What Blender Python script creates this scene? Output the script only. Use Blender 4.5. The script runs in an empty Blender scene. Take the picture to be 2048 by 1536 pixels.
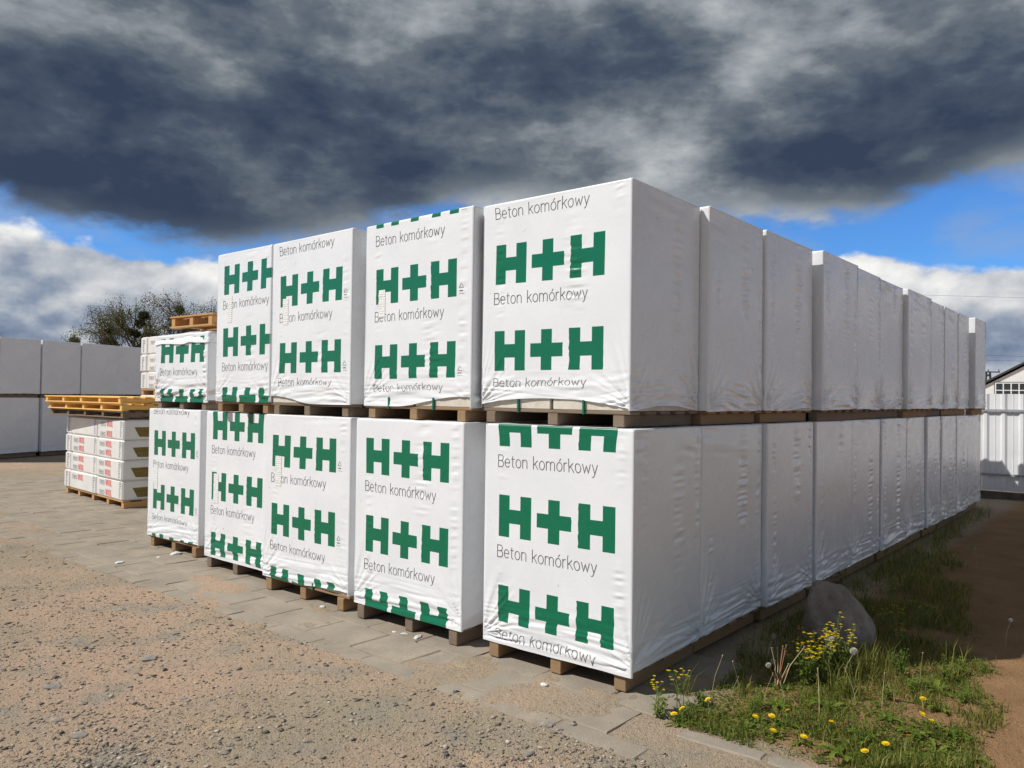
import bpy, math, random
import numpy as np
from mathutils import Matrix, Vector

random.seed(7)
rng = np.random.default_rng(11)
scene = bpy.context.scene
col = scene.collection
R = math.radians

# ------------------------------------------------------------------ camera
CAM_H, PITCH, ROLL = 1.65, 0.017, 0.0136
cam_data = bpy.data.cameras.new('camera')
cam_data.sensor_width = 36.0
cam_data.lens = 1568.66 / 2048 * 36
cam_data.clip_start = 0.05
cam_data.clip_end = 3000
cam = bpy.data.objects.new('camera', cam_data)
col.objects.link(cam)
_c, _s = math.cos(PITCH), math.sin(PITCH)
_fw, _up, _rt = Vector((0, _c, _s)), Vector((0, -_s, _c)), Vector((1, 0, 0))
_r2 = _rt * math.cos(ROLL) + _up * math.sin(ROLL)
_u2 = _up * math.cos(ROLL) - _rt * math.sin(ROLL)
cam.matrix_world = Matrix(((_r2.x, _u2.x, -_fw.x, 0), (_r2.y, _u2.y, -_fw.y, 0), (_r2.z, _u2.z, -_fw.z, CAM_H), (0, 0, 0, 1)))
scene.camera = cam

# ------------------------------------------------------------------ node expression helper
class NT:
    def __init__(s, tree): s.t = tree; s.n = tree.nodes; s.l = tree.links
    def new(s, kind, **kw):
        nd = s.n.new(kind)
        for k, v in kw.items(): setattr(nd, k, v)
        return nd
    def put(s, sock, v):
        if isinstance(v, X): s.l.new(v.k, sock)
        elif isinstance(v, bpy.types.NodeSocket): s.l.new(v, sock)
        else: sock.default_value = v
    def m(s, op, a, b=0.0, c=0.0, clamp=False):
        nd = s.new('ShaderNodeMath', operation=op, use_clamp=clamp)
        s.put(nd.inputs[0], a); s.put(nd.inputs[1], b); s.put(nd.inputs[2], c)
        return X(s, nd.outputs[0])
    def ss(s, x, lo, hi):                          # smoothstep
        nd = s.new('ShaderNodeMapRange', interpolation_type='SMOOTHSTEP')
        s.put(nd.inputs[0], x); nd.inputs[1].default_value = lo; nd.inputs[2].default_value = hi
        nd.inputs[3].default_value = 0; nd.inputs[4].default_value = 1
        return X(s, nd.outputs[0])
    def xyz(s, x, y, z=0.0):
        nd = s.new('ShaderNodeCombineXYZ')
        for i, v in enumerate((x, y, z)): s.put(nd.inputs[i], v)
        return X(s, nd.outputs[0])
    def sep(s, v):
        nd = s.new('ShaderNodeSeparateXYZ'); s.put(nd.inputs[0], v)
        return [X(s, o) for o in nd.outputs]
    def noise(s, vec, scale, detail=4, rough=.55, dist=0.0, color=False):
        nd = s.new('ShaderNodeTexNoise'); s.put(nd.inputs['Vector'], vec)
        nd.inputs['Scale'].default_value = scale; nd.inputs['Detail'].default_value = detail
        nd.inputs['Roughness'].default_value = rough; nd.inputs['Distortion'].default_value = dist
        return X(s, nd.outputs['Color' if color else 'Fac'])
    def ramp(s, f, stops):
        nd = s.new('ShaderNodeValToRGB'); s.put(nd.inputs[0], f)
        e = nd.color_ramp.elements
        while len(e) < len(stops): e.new(.5)
        for el, (p, c) in zip(e, stops): el.position = p; el.color = (*c, 1)
        return X(s, nd.outputs[0])
    def mix(s, f, a, b, blend='MIX'):
        nd = s.new('ShaderNodeMix', data_type='RGBA', blend_type=blend)
        s.put(nd.inputs[0], f)
        for i, v in ((6, a), (7, b)):
            if isinstance(v, tuple): nd.inputs[i].default_value = (*v, 1)
            else: s.put(nd.inputs[i], v)
        return X(s, nd.outputs[2])
class X:
    def __init__(s, nt, k): s.nt = nt; s.k = k
    def __add__(s, o): return s.nt.m('ADD', s, o)
    __radd__ = __add__
    def __sub__(s, o): return s.nt.m('SUBTRACT', s, o)
    def __rsub__(s, o): return s.nt.m('SUBTRACT', o, s)
    def __mul__(s, o): return s.nt.m('MULTIPLY', s, o)
    __rmul__ = __mul__
    def __truediv__(s, o): return s.nt.m('DIVIDE', s, o)
    def lt(s, v): return s.nt.m('LESS_THAN', s, v)
    def gt(s, v): return s.nt.m('GREATER_THAN', s, v)

# ------------------------------------------------------------------ sky
SUN_EL = R(47.0)
SHADOW_AZ = R(12.9)                                # ground shadows run this way from +x
to_sun = Vector((-math.cos(SHADOW_AZ) * math.cos(SUN_EL), -math.sin(SHADOW_AZ) * math.cos(SUN_EL), math.sin(SUN_EL)))
world = bpy.data.worlds.new('World'); scene.world = world; world.use_nodes = True
nt = NT(world.node_tree); nt.n.clear()
sky = nt.new('ShaderNodeTexSky', sky_type='NISHITA')
sky.sun_disc = False; sky.sun_elevation = SUN_EL; sky.sun_rotation = math.atan2(to_sun.x, to_sun.y)
sky.air_density = 1.0; sky.dust_density = 0.4; sky.ozone_density = 3.0
STR = 0.10
gen = nt.new('ShaderNodeTexCoord').outputs['Generated']
dx, dy, dz = nt.sep(gen)
el = nt.m('ARCSINE', dz) * 57.2958
az = nt.m('ARCTAN2', dx, dy) * 57.2958
pd = nt.xyz(dx, dy, dz * 2.1)                      # flattened cloud space
w1 = nt.noise(pd, 3.0, 3, .5, color=True)
wx, wy, wz = nt.sep(w1)
pw = nt.xyz(dx + (wx - .5) * .16, dy + (wy - .5) * .16, dz * 2.1 + (wz - .5) * .20)
azw = az + (wx - .5) * 15.0
elw = el + (wy - .5) * 8.0
def blob(a, e, wa, we, amp):
    u = (azw - a) * (1 / wa); v = (elw - e) * (1 / we)
    return nt.m('EXPONENT', (u * u + v * v) * -1.0) * amp
def curve_az(pts, rest):
    """elevation (deg) as a smooth function of azimuth; constant far from the listed ones"""
    nd = nt.new('ShaderNodeFloatCurve'); c = nd.mapping.curves[0]
    P = [(0.0, rest / 30), (.12, rest / 30)] + [((a + 60) / 120, e / 30) for a, e in pts] + [(.88, rest / 30), (1.0, rest / 30)]
    c.points[0].location = P[0]; c.points[1].location = P[-1]
    for p in P[1:-1]: c.points.new(*p)
    nd.mapping.update()
    nt.put(nd.inputs['Value'], nt.m('ADD', az * (1 / 120), .5, clamp=True))
    return X(nt, nd.outputs[0]) * 30.0
big = nt.noise(pw, 4.2, 7, .5)
mid = nt.noise(nt.xyz(dx + .31, dy + (wx - .5) * .1, dz * 2.0 + (wy - .5) * .1), 10.0, 7, .56)
fine = nt.noise(pd, 34.0, 5, .6)
edge = curve_az(((-33, 10.6), (-25, 10.0), (-20.5, 9.7), (-16.5, 10.4), (-12, 10.9), (-7.5, 11.9), (-4.5, 13.6), (0, 13.9), (5, 13.2), (9, 13.3), (14, 12.8), (18, 12.7), (23, 12.4), (28, 12.9), (33, 13.9)), 12.0)
deck_d = el - edge + (big - .5) * 4.5 + (mid - .5) * 4.6 + (fine - .5) * 1.6
deck = nt.ss(deck_d, -.9, 1.3)
shade = .40 + (big - .5) * 1.0 + (mid - .5) * 1.05 + (fine - .5) * .26
for a, e, wa, we, amp in ((-29, 15.5, 9, 5.0, -.30), (-22, 12.5, 8, 2.6, -.24), (-31, 25.5, 5, 2.5, .10), (-23, 21.5, 6, 2.6, .20), (-23, 26.5, 8, 3, -.12), (-15, 18.5, 5, 4, -.20),
                          (-7, 17.5, 7, 4, -.20), (-12, 26, 5, 3, .16), (-20, 13.8, 4, 1.6, .10), (-12.5, 13.8, 4, 2.0, .14), (0, 25.5, 5, 3.5, .16), (6.5, 22.5, 4, 2.2, -.16),
                          (16, 23.5, 7, 3.2, .26), (10, 17, 4, 2.4, .20), (21, 15.2, 8, 2.4, -.36), (29, 19, 6, 3.2, -.24), (30, 25, 6, 3, .05)):
    shade = shade + blob(a, e, wa, we, amp)
shade = shade + nt.ss(deck_d, 2.6, .1) * .22
deck_col = nt.ramp(shade, [(0.0, (.034, .050, .088)), (.20, (.060, .081, .120)), (.40, (.125, .150, .178)), (.64, (.29, .315, .338)), (1.0, (.62, .63, .64))])
# low cumulus bank with sunlit heads
cp = nt.xyz(dx * 1.0, dy * 1.0, dz * 1.55)
cb = nt.noise(cp, 6.0, 3, .5); cn = nt.noise(cp, 11.0, 7, .52); 
cp2 = nt.xyz(dx + .010, dy, dz * 1.55 - .022)
cn2 = nt.noise(cp2, 11.0, 7, .52)
ctop = curve_az(((-33, 10.6), (-27, 9.7), (-20, 9.3), (-12, 8.8), (0, 8.4), (12, 8.6), (20, 8.9), (24, 9.6), (28, 9.0), (33, 8.9)), 8.6)
cum_d = ctop - el + (cb - .5) * 3.6 + (cn - .5) * 5.2
cum = nt.ss(cum_d, 0.0, .8)
lit = .80 + (cn - cn2) * 1.5 - nt.ss(cum_d, .8, 5.0) * .40 + (cb - .5) * 1.3 + (cn - .5) * .5
lit = lit + nt.ss(el, 3.6, .6) * .18
cum_col = nt.ramp(lit, [(0.0, (.10, .14, .23)), (.32, (.235, .285, .375)), (.60, (.47, .495, .53)), (1.0, (.84, .83, .81))])
blue = nt.mix(1.0, sky.outputs[0], (.42, .80, 1.28), 'MULTIPLY')
# thin haze veil between the layers
blue = nt.mix(nt.ss(nt.noise(pw, 6.0, 5, .55), .44, .72) * .55, blue, (3.2, 3.6, 4.2))
inv_str = 1.0 / STR
def scaled(c, k=inv_str):
    nd = nt.new('ShaderNodeVectorMath', operation='SCALE'); nt.put(nd.inputs[0], c); nd.inputs['Scale'].default_value = k
    return X(nt, nd.outputs[0])
c1 = nt.mix(cum, blue, scaled(cum_col))
c2 = nt.mix(deck, c1, scaled(deck_col))
bg = nt.new('ShaderNodeBackground'); nt.put(bg.inputs[0], c2); bg.inputs[1].default_value = STR
out = nt.new('ShaderNodeOutputWorld'); nt.l.new(bg.outputs[0], out.inputs[0])
world.cycles.sampling_method = 'MANUAL'; world.cycles.sample_map_resolution = 512

sun_d = bpy.data.lights.new('sun', 'SUN'); sun_d.energy = 4.15; sun_d.angle = R(.53); sun_d.color = (1.0, .965, .91)
sun = bpy.data.objects.new('sun', sun_d); col.objects.link(sun)
sun.rotation_euler = (-to_sun).to_track_quat('-Z', 'Y').to_euler()
sun.location = (-20, -5, 25)
vs = scene.view_settings
vs.view_transform = 'Standard'; vs.look = 'None'; vs.exposure = 0.17; vs.gamma = 1.0; vs.use_curve_mapping = False

# ------------------------------------------------------------------ materials
MATS = {}
def mat(name, base=(.5, .5, .5), rough=.6, spec=.4, fn=None, metal=0.0):
    m = bpy.data.materials.new(name); m.use_nodes = True
    t = NT(m.node_tree); b = t.n['Principled BSDF']
    b.inputs['Base Color'].default_value = (*base, 1); b.inputs['Roughness'].default_value = rough
    b.inputs['Specular IOR Level'].default_value = spec; b.inputs['Metallic'].default_value = metal
    if fn: fn(t, b)
    MATS[name] = m
    return m
def bump(t, b, h, strength=.3, dist=.01):
    nd = t.new('ShaderNodeBump'); nd.inputs['Strength'].default_value = strength; nd.inputs['Distance'].default_value = dist
    t.put(nd.inputs['Height'], h); t.l.new(nd.outputs[0], b.inputs['Normal'])
def objco(t): return X(t, t.new('ShaderNodeTexCoord').outputs['Object'])
def geoco(t): return X(t, t.new('ShaderNodeNewGeometry').outputs['Position'])
def orand(t): return X(t, t.new('ShaderNodeObjectInfo').outputs['Random'])

PERIOD, LOGO_H, CELL_X = .568, .262, .0845
def film_fn(t, b):
    uv = t.new('ShaderNodeUVMap', uv_map='print')
    u, v, _ = t.sep(X(t, uv.outputs[0]))
    ph = t.m('FLOORED_MODULO', v, PERIOD)
    inrow = ph.lt(LOGO_H)
    row = t.m('FLOOR', ph / (LOGO_H / 3))
    mid_row = t.m('COMPARE', row, 1.0, .1)
    on = None
    for x0, kind in ((.125, 'H'), (.421, '+'), (.722, 'H')):
        c = t.m('FLOOR', (u - x0) / CELL_X)
        inside = c.gt(-.5) * c.lt(2.5)
        midc = t.m('COMPARE', c, 1.0, .1)
        if kind == 'H': cell = 1.0 - midc * (1.0 - mid_row)
        else: cell = t.m('MAXIMUM', midc, mid_row)
        k = inside * cell
        on = k if on is None else t.m('MAXIMUM', on, k)
    on = on * inrow * u.gt(-.5)
    p = objco(t)
    stain = t.noise(p, 2.3, 5, .6)
    grime = t.noise(p, 9.0, 6, .65)
    white = t.ramp(stain, [(.3, (.72, .74, .765)), (.7, (.80, .815, .835))])
    dirt = t.ss(grime, .62, .78) * .22
    white = t.mix(dirt, white, (.55, .52, .47))
    speck = t.ss(t.noise(p, 11.0, 3, .5), .70, .74) * t.ss(t.noise(p, 45, 3, .6), .48, .6) * .7
    white = t.mix(speck, white, (.22, .21, .19))
    green = t.mix(t.ss(t.noise(p, 30, 3, .5), .35, .75) * .35, (.001, .150, .074), (.002, .122, .064))
    t.put(b.inputs['Base Color'], t.mix(on, white, green))
    t.put(b.inputs['Roughness'], t.noise(p, 5.0, 3, .5) * .22 + .17)
    x, y, z = t.sep(p)
    rip = t.noise(t.xyz(x * 3.0, y * 3.0, z * 55.0), 1.0, 3, .5)
    amt = t.ss(t.noise(t.xyz(x, y, z * .35), 5.0, 2, .5), .5, .72)
    pit = t.noise(p, 130, 2, .5)
    bump(t, b, rip * amt * .8 + pit * .06, .30, .004)
mat('film', fn=film_fn, rough=.32, spec=.45)

def wood_fn(c1, c2, dark=.35):
    def fn(t, b):
        p = objco(t); x, y, z = t.sep(p)
        r = orand(t)
        gr = t.noise(t.xyz(x * 4 + r * 9, y * 4, z * 60 + r * 5), 1.0, 5, .6)
        gr2 = t.noise(p, 7, 4, .6)
        c = t.mix(gr, c1, c2)
        c = t.mix(t.ss(gr2, .5, .8) * dark, c, (.10, .07, .045))
        c = t.mix(r * (.35 if dark > .2 else .10), c, (.20, .16, .12))
        t.put(b.inputs['Base Color'], c)
        bump(t, b, gr, .3, .004)
    return fn
mat('pallet_wood', rough=.8, spec=.2, fn=wood_fn((.40, .255, .13), (.24, .145, .075)))
mat('weathered_wood', rough=.85, spec=.2, fn=wood_fn((.27, .20, .14), (.15, .11, .08)))
mat('yellow_wood', rough=.7, spec=.25, fn=wood_fn((.95, .60, .19), (.78, .45, .12), .08))
mat('new_wood', rough=.7, spec=.25, fn=wood_fn((.62, .36, .15), (.50, .27, .10), .12))

def aac_fn(t, b):
    p = objco(t)
    t.put(b.inputs['Base Color'], t.ramp(t.noise(p, 14, 6, .65), [(.3, (.52, .47, .39)), (.7, (.68, .63, .55))]))
    bump(t, b, t.noise(p, 160, 3, .6), .5, .004)
mat('aerated_concrete', rough=.95, spec=.1, fn=aac_fn)

def slab_fn(t, b):
    p = geoco(t); r = orand(t)
    n = t.noise(p, 3.1, 7, .65); f = t.noise(p, 60, 4, .6)
    c = t.ramp(n, [(.28, (.215, .185, .145)), (.5, (.30, .255, .20)), (.72, (.40, .325, .245))])
    c = t.mix(r * .38, c, (.30, .27, .23))
    c = t.mix(t.ss(f, .56, .74) * .5, c, (.17, .14, .11))
    t.put(b.inputs['Base Color'], c)
    bump(t, b, f + t.noise(p, 220, 2, .5) * .5, .55, .006)
mat('slab', rough=.92, spec=.15, fn=slab_fn)

def ground_fn(t, b):
    p = geoco(t)
    at = t.new('ShaderNodeAttribute', attribute_name='soil'); soil = X(t, at.outputs['Fac'])
    n1 = t.noise(p, .55, 6, .6); n2 = t.noise(p, 2.4, 7, .62); n3 = t.noise(p, 42, 5, .7); n4 = t.noise(p, 130, 3, .65)
    sand = t.mix(t.ss(n1, .40, .62), (.385, .315, .225), (.50, .355, .255))
    sand = t.mix(t.ss(n2, .52, .66) * .75, sand, (.32, .29, .24))
    sand = t.mix(t.ss(n2, .40, .30) * .8, sand, (.58, .415, .265))
    sand = t.mix(t.ss(n3, .54, .66) * .62, sand, (.135, .12, .105))
    sand = t.mix(t.ss(n3, .42, .30) * .5, sand, (.55, .46, .37))
    sand = t.mix(t.ss(n4, .55, .68) * .45, sand, (.12, .105, .09))
    dirt = t.mix(n2, (.19, .112, .055), (.46, .275, .14))
    dirt = t.mix(t.ss(n3, .55, .7) * .5, dirt, (.09, .06, .038))
    t.put(b.inputs['Base Color'], t.mix(soil, sand, dirt))
    bump(t, b, n3 * 1.0 + n4 * .7 + t.noise(p, 14, 4, .6) * .9, .85, .022)
mat('ground', rough=.97, spec=.12, fn=ground_fn)

def pebble_fn(t, b):
    at = t.new('ShaderNodeAttribute', attribute_name='tone'); f = X(t, at.outputs['Fac'])
    t.put(b.inputs['Base Color'], t.ramp(f, [(0, (.05, .05, .052)), (.35, (.17, .155, .135)), (.75, (.36, .29, .22)), (1, (.55, .5, .43))]))
mat('pebble', rough=.9, spec=.2, fn=pebble_fn)
def grey_stone_fn(t, b):
    p = objco(t)
    t.put(b.inputs['Base Color'], t.ramp(t.noise(p, 12, 6, .65), [(.3, (.17, .155, .14)), (.7, (.36, .32, .27))]))
    bump(t, b, t.noise(p, 40, 5, .65), .6, .01)
mat('grey_stone', rough=.9, spec=.2, fn=grey_stone_fn)
mat('white_fragment', rough=.95, spec=.1, fn=lambda t, b: (t.put(b.inputs['Base Color'], t.ramp(t.noise(objco(t), 30, 4, .6), [(.3, (.5, .5, .47)), (.7, (.72, .71, .68))]))))
def rock_fn(t, b):
    p = objco(t)
    n = t.noise(p, 5, 8, .68)
    c = t.ramp(n, [(.25, (.17, .145, .12)), (.55, (.33, .28, .23)), (.8, (.46, .41, .36))])
    c = t.mix(t.ss(t.noise(p, 26, 5, .6), .56, .72) * .6, c, (.12, .10, .085))
    t.put(b.inputs['Base Color'], c)
    bump(t, b, t.noise(p, 24, 7, .68), .8, .02)
mat('rock', rough=.9, spec=.2, fn=rock_fn)
def leaf_fn(c0, c1, c2):
    def fn(t, b):
        at = t.new('ShaderNodeAttribute', attribute_name='tone'); f = X(t, at.outputs['Fac'])
        t.put(b.inputs['Base Color'], t.ramp(f, [(0, c0), (.5, c1), (1, c2)]))
        b.inputs['Subsurface Weight'].default_value = 0.0
        tr = t.new('ShaderNodeBsdfTranslucent'); t.put(tr.inputs[0], t.ramp(f, [(0, c0), (.5, c1), (1, c2)]))
        mx = t.new('ShaderNodeMixShader'); mx.inputs[0].default_value = .42
        o = t.n['Material Output']
        t.l.new(b.outputs[0], mx.inputs[1]); t.l.new(tr.outputs[0], mx.inputs[2]); t.l.new(mx.outputs[0], o.inputs[0])
    return fn
mat('grass', rough=.55, spec=.3, fn=leaf_fn((.055, .075, .012), (.175, .205, .034), (.44, .37, .12)))
mat('weed_leaf', rough=.5, spec=.35, fn=leaf_fn((.045, .085, .011), (.13, .205, .024), (.26, .31, .05)))
mat('tree_leaf', rough=.6, spec=.25, fn=leaf_fn((.06, .062, .022), (.115, .112, .042), (.19, .175, .08)))
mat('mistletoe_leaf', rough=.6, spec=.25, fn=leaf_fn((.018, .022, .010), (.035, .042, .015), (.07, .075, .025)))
mat('petal', (.85, .58, .01), .6, .2)
mat('stem_green', (.13, .19, .05), .6, .3)
mat('stem_red', (.34, .16, .09), .6, .3)
mat('stem_straw', (.45, .38, .22), .7, .2)
mat('fluff', (.50, .47, .40), .95, .05)
mat('bark', (.10, .085, .065), .9, .1)
mat('letter_grey', (.13, .13, .13), .4, .3)
mat('letter_slate', (.32, .33, .38), .45, .3)
mat('letter_red', (.78, .26, .23), .45, .3)
mat('strap_green', (.006, .13, .075), .4, .4)
def sticker_fn(t, b):
    x, y, z = t.sep(objco(t))
    ln = t.m('FLOORED_MODULO', z, .018).lt(.007)
    wn = t.noise(t.xyz(x * 120, 0.0, t.m('FLOOR', z / .018) * 3.7), 1.0, 1, .5).gt(.47)
    t.put(b.inputs['Base Color'], t.mix(ln * wn * .55, (.80, .80, .79), (.25, .25, .26)))
mat('paper', rough=.7, spec=.2, fn=sticker_fn)
def pack_fn(t, b):
    p = objco(t)
    t.put(b.inputs['Base Color'], t.ramp(t.noise(p, 3, 4, .6), [(.3, (.70, .69, .66)), (.7, (.80, .79, .765))]))
    bump(t, b, t.noise(p, 22, 4, .6), .25, .01)
mat('pack_film', rough=.3, spec=.45, fn=pack_fn)
mat('mineral_wool', rough=.95, spec=.05, fn=lambda t, b: (t.put(b.inputs['Base Color'], t.ramp(t.noise(t.xyz(*[s * k for s, k in zip(t.sep(objco(t)), (4, 4, 60))]), 1.5, 4, .6), [(.3, (.15, .11, .035)), (.7, (.27, .20, .075))]))))
def fence_fn(t, b):
    p = objco(t)
    t.put(b.inputs['Base Color'], t.ramp(t.noise(p, 2.0, 5, .6), [(.3, (.62, .63, .65)), (.7, (.74, .75, .77))]))
mat('fence_metal', rough=.42, spec=.5, fn=fence_fn)
mat('fence_rail', (.30, .31, .33), .5, .4)
mat('concrete_base', rough=.95, spec=.1, fn=lambda t, b: t.put(b.inputs['Base Color'], t.ramp(t.noise(objco(t), 6, 6, .6), [(.3, (.07, .06, .05)), (.7, (.15, .13, .11))])))  # concrete set darker: the shade under the fence is put into its colour
mat('render_white', rough=.9, spec=.1, fn=lambda t, b: t.put(b.inputs['Base Color'], t.ramp(t.noise(objco(t), 1.2, 5, .6), [(.3, (.72, .72, .70)), (.7, (.80, .80, .78))])))
mat('roof_dark', (.055, .055, .058), .7, .3)
mat('window_frame', (.75, .75, .74), .5, .4)
mat('glass_dark', (.03, .033, .037), .08, .6)
mat('wire', (.06, .06, .06), .6, .2)

# ------------------------------------------------------------------ mesh helpers
def obj(name, V, F, material=None, parent=None, loc=None, rotz=None, smooth=False, attrs=None):
    me = bpy.data.meshes.new(name)
    V = np.asarray(V, np.float64).reshape(-1, 3)
    if isinstance(F, np.ndarray):
        k = F.shape[1]
        me.vertices.add(len(V)); me.vertices.foreach_set('co', V.ravel())
        me.loops.add(F.size); me.loops.foreach_set('vertex_index', F.ravel().astype(np.int32))
        me.polygons.add(len(F)); me.polygons.foreach_set('loop_start', np.arange(0, F.size, k, dtype=np.int32))
        me.update(calc_edges=True)
    else:
        me.from_pydata(V.tolist(), [], F)
    if smooth: me.polygons.foreach_set('use_smooth', np.ones(len(me.polygons), bool))
    for an, av in (attrs or {}).items():
        a = me.attributes.new(an, 'FLOAT', 'POINT'); a.data.foreach_set('value', np.asarray(av, np.float32))
    if material: me.materials.append(MATS[material])
    return link(name, me, parent, loc, rotz)
def link(name, me, parent=None, loc=None, rotz=None):
    o = bpy.data.objects.new(name, me); col.objects.link(o)
    if parent: o.parent = parent
    if loc is not None: o.location = loc
    if rotz is not None: o.rotation_euler = (0, 0, rotz)
    return o
def tag(o, label, cat, group=None):
    o['label'] = label; o['category'] = cat
    if group: o['group'] = group
    return o
def thing(name, loc, rotz, label, cat, group=None):
    o = bpy.data.objects.new(name, None); col.objects.link(o); o.empty_display_size = .2
    o.location = loc; o.rotation_euler = (0, 0, rotz)
    return tag(o, label, cat, group)
def kind(o, k): o['kind'] = k; return o
def box_vf(x0, x1, y0, y1, z0, z1, ch=.0):
    """box with chamfered vertical & horizontal edges when ch>0"""
    if ch <= 0:
        V = [(x, y, z) for z in (z0, z1) for (x, y) in ((x0, y0), (x1, y0), (x1, y1), (x0, y1))]
        F = [(3, 2, 1, 0), (4, 5, 6, 7), (0, 1, 5, 4), (1, 2, 6, 5), (2, 3, 7, 6), (3, 0, 4, 7)]
        return V, F
    c = ch
    V, F = [], []
    def ring(z, i):
        a, b_, c_, d = x0 + i, x1 - i, y0 + i, y1 - i
        return [(a + c, c_, z), (b_ - c, c_, z), (b_, c_ + c, z), (b_, d - c, z), (b_ - c, d, z), (a + c, d, z), (a, d - c, z), (a, c_ + c, z)]
    V = ring(z0, c) + ring(z0 + c, 0) + ring(z1 - c, 0) + ring(z1, c)
    for k in range(3):
        for j in range(8):
            F.append((k * 8 + j, k * 8 + (j + 1) % 8, k * 8 + 8 + (j + 1) % 8, k * 8 + 8 + j))
    F.append(tuple(range(7, -1, -1))); F.append(tuple(range(24, 32)))
    return V, F
def box(name, dims, material, parent=None, ch=.0, **kw):
    return obj(name, *box_vf(*dims, ch), material, parent, **kw)
def tube(P, rad, sides=5):
    P = [Vector(p) for p in P]; V = []; F = []
    rad = rad if hasattr(rad, '__len__') else [rad] * len(P)
    for i, p in enumerate(P):
        d = (P[min(i + 1, len(P) - 1)] - P[max(i - 1, 0)])
        d = d.normalized() if d.length > 1e-9 else Vector((0, 0, 1))
        a = d.orthogonal().normalized(); b = d.cross(a)
        for j in range(sides):
            t = 2 * math.pi * j / sides
            V.append(tuple(p + (a * math.cos(t) + b * math.sin(t)) * rad[i]))
    for i in range(len(P) - 1):
        for j in range(sides):
            F.append((i * sides + j, i * sides + (j + 1) % sides, (i + 1) * sides + (j + 1) % sides, (i + 1) * sides + j))
    F.append(tuple(range(sides - 1, -1, -1))); F.append(tuple((len(P) - 1) * sides + j for j in range(sides)))
    return V, F
def join(parts):
    V, F = [], []
    for v, f in parts:
        n = len(V); V += list(v); F += [tuple(i + n for i in t) for t in f]
    return V, F
# value noise in numpy
def _hash(i, j, seed):
    n = (i.astype(np.int64) * 374761393 + j.astype(np.int64) * 668265263 + seed * 1442695041) & 0xffffffff
    n = ((n ^ (n >> 13)) * 1274126177) & 0xffffffff
    return ((n ^ (n >> 16)) & 0xffff) / 65535.0
def vn(x, y, seed=0):
    x = np.asarray(x, float); y = np.asarray(y, float); x, y = np.broadcast_arrays(x, y)
    i, j = np.floor(x), np.floor(y); fx, fy = x - i, y - j
    fx = fx * fx * (3 - 2 * fx); fy = fy * fy * (3 - 2 * fy)
    a, b = _hash(i, j, seed), _hash(i + 1, j, seed); c, d = _hash(i, j + 1, seed), _hash(i + 1, j + 1, seed)
    return (a * (1 - fx) + b * fx) * (1 - fy) + (c * (1 - fx) + d * fx) * fy - .5
def fbm(x, y, seed=0, o=4):
    s = 0; a = 1; k = 1
    for n in range(o): s = s + a * vn(x * k, y * k, seed + n * 17); a *= .5; k *= 2.03
    return s
def sstep(x, a, b):
    t = np.clip((np.asarray(x, float) - a) / (b - a), 0, 1); return t * t * (3 - 2 * t)

# ------------------------------------------------------------------ plan frame of the big stack
ROW_A = R(50.07)
E_ = np.array([math.cos(ROW_A), math.sin(ROW_A)]); N_ = np.array([E_[1], -E_[0]])
O_ = np.array([.669, 4.373])
def sn(s, n): return O_ + E_ * s + N_ * n
def in_sn(x, y):
    return (x - O_[0]) * E_[0] + (y - O_[1]) * E_[1], (x - O_[0]) * N_[0] + (y - O_[1]) * N_[1]

# ------------------------------------------------------------------ ground
def axis(lo, hi, step, far_lo, far_hi):
    a = list(np.arange(lo, hi + 1e-6, step))
    d = step; x = lo; left = []
    while x > far_lo: d *= 1.22; x -= d; left.append(x)
    d = step; x = hi; right = []
    while x < far_hi: d *= 1.22; x += d; right.append(x)
    return np.array(left[::-1] + a + right)
SLAB_EDGE = -.64                                   # s-coordinate of the paving's front edge
def grass_mask(x, y):
    s, n = in_sn(x, y)
    w = fbm(x * 2.0, y * 2.0, 5) * .22
    outer = sstep(2.43 + (y - 4.06) * .56 - x + w * 1.6, 0, .14)
    front = sstep(y - (4.02 - .66 * (x - .68)) + w * .6, -.02, .08)
    side = sstep(n + w * .5 - (.27 - .2 * sstep(s, .7, 1.5)), 0, .06)
    return outer * front * side * sstep(x, .62, .72) * sstep(14.3 - y, 0, .6)
def soil_mask(x, y):
    s, n = in_sn(x, y)
    w = fbm(x * 1.3, y * 1.3, 9) * .25
    return sstep(y - (4.05 - .66 * (x - .68)) + w, -.05, .12) * sstep(n + w * .3, .25, .5) * sstep(x, .75, 1.0)
def ground_z(x, y):
    s, n = in_sn(x, y)
    near = np.exp(-((y - 6) / 14) ** 2)
    base = fbm(x * .35, y * .35, 1) * .05 + fbm(x * 1.7, y * 1.7, 2) * .022 + fbm(x * 7, y * 7, 3, 3) * .010
    pav = sstep(s, SLAB_EDGE - .25, SLAB_EDGE + .12) * sstep(-n, -.55, -.15)
    zp = -.0035 + fbm(x * 2.1, y * 2.1, 21) * .015 + fbm(x * 11, y * 11, 22, 3) * .006
    zp = np.clip(zp, -.010, .008)
    z = base * .8 * (1 - pav) + zp * pav
    sm = soil_mask(x, y)
    tr = sstep(x - 2.0 + .3 * (y - 4), 0, .3) * sm
    z = z + tr * (.010 * np.sin((x * .35 + y) * 62 + fbm(x * 2, y * 2, 31) * 3) * sstep(fbm(x * .9, y * .9, 33), -.25, .2))
    under = sstep(s, -.05, .05) * sstep(-n, -.02, .05)
    z = np.where(under > .5, np.minimum(z, -.012), z)
    return z * np.clip(near + .15, 0, 1) - .0 + 0
xs = axis(-9, 7, .05, -700, 700); ys = axis(2.2, 15, .05, -60, 1500)
GX, GY = np.meshgrid(xs, ys)
GZ = ground_z(GX, GY)
nx, ny = len(xs), len(ys)
idx = np.arange(nx * ny).reshape(ny, nx)
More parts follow.
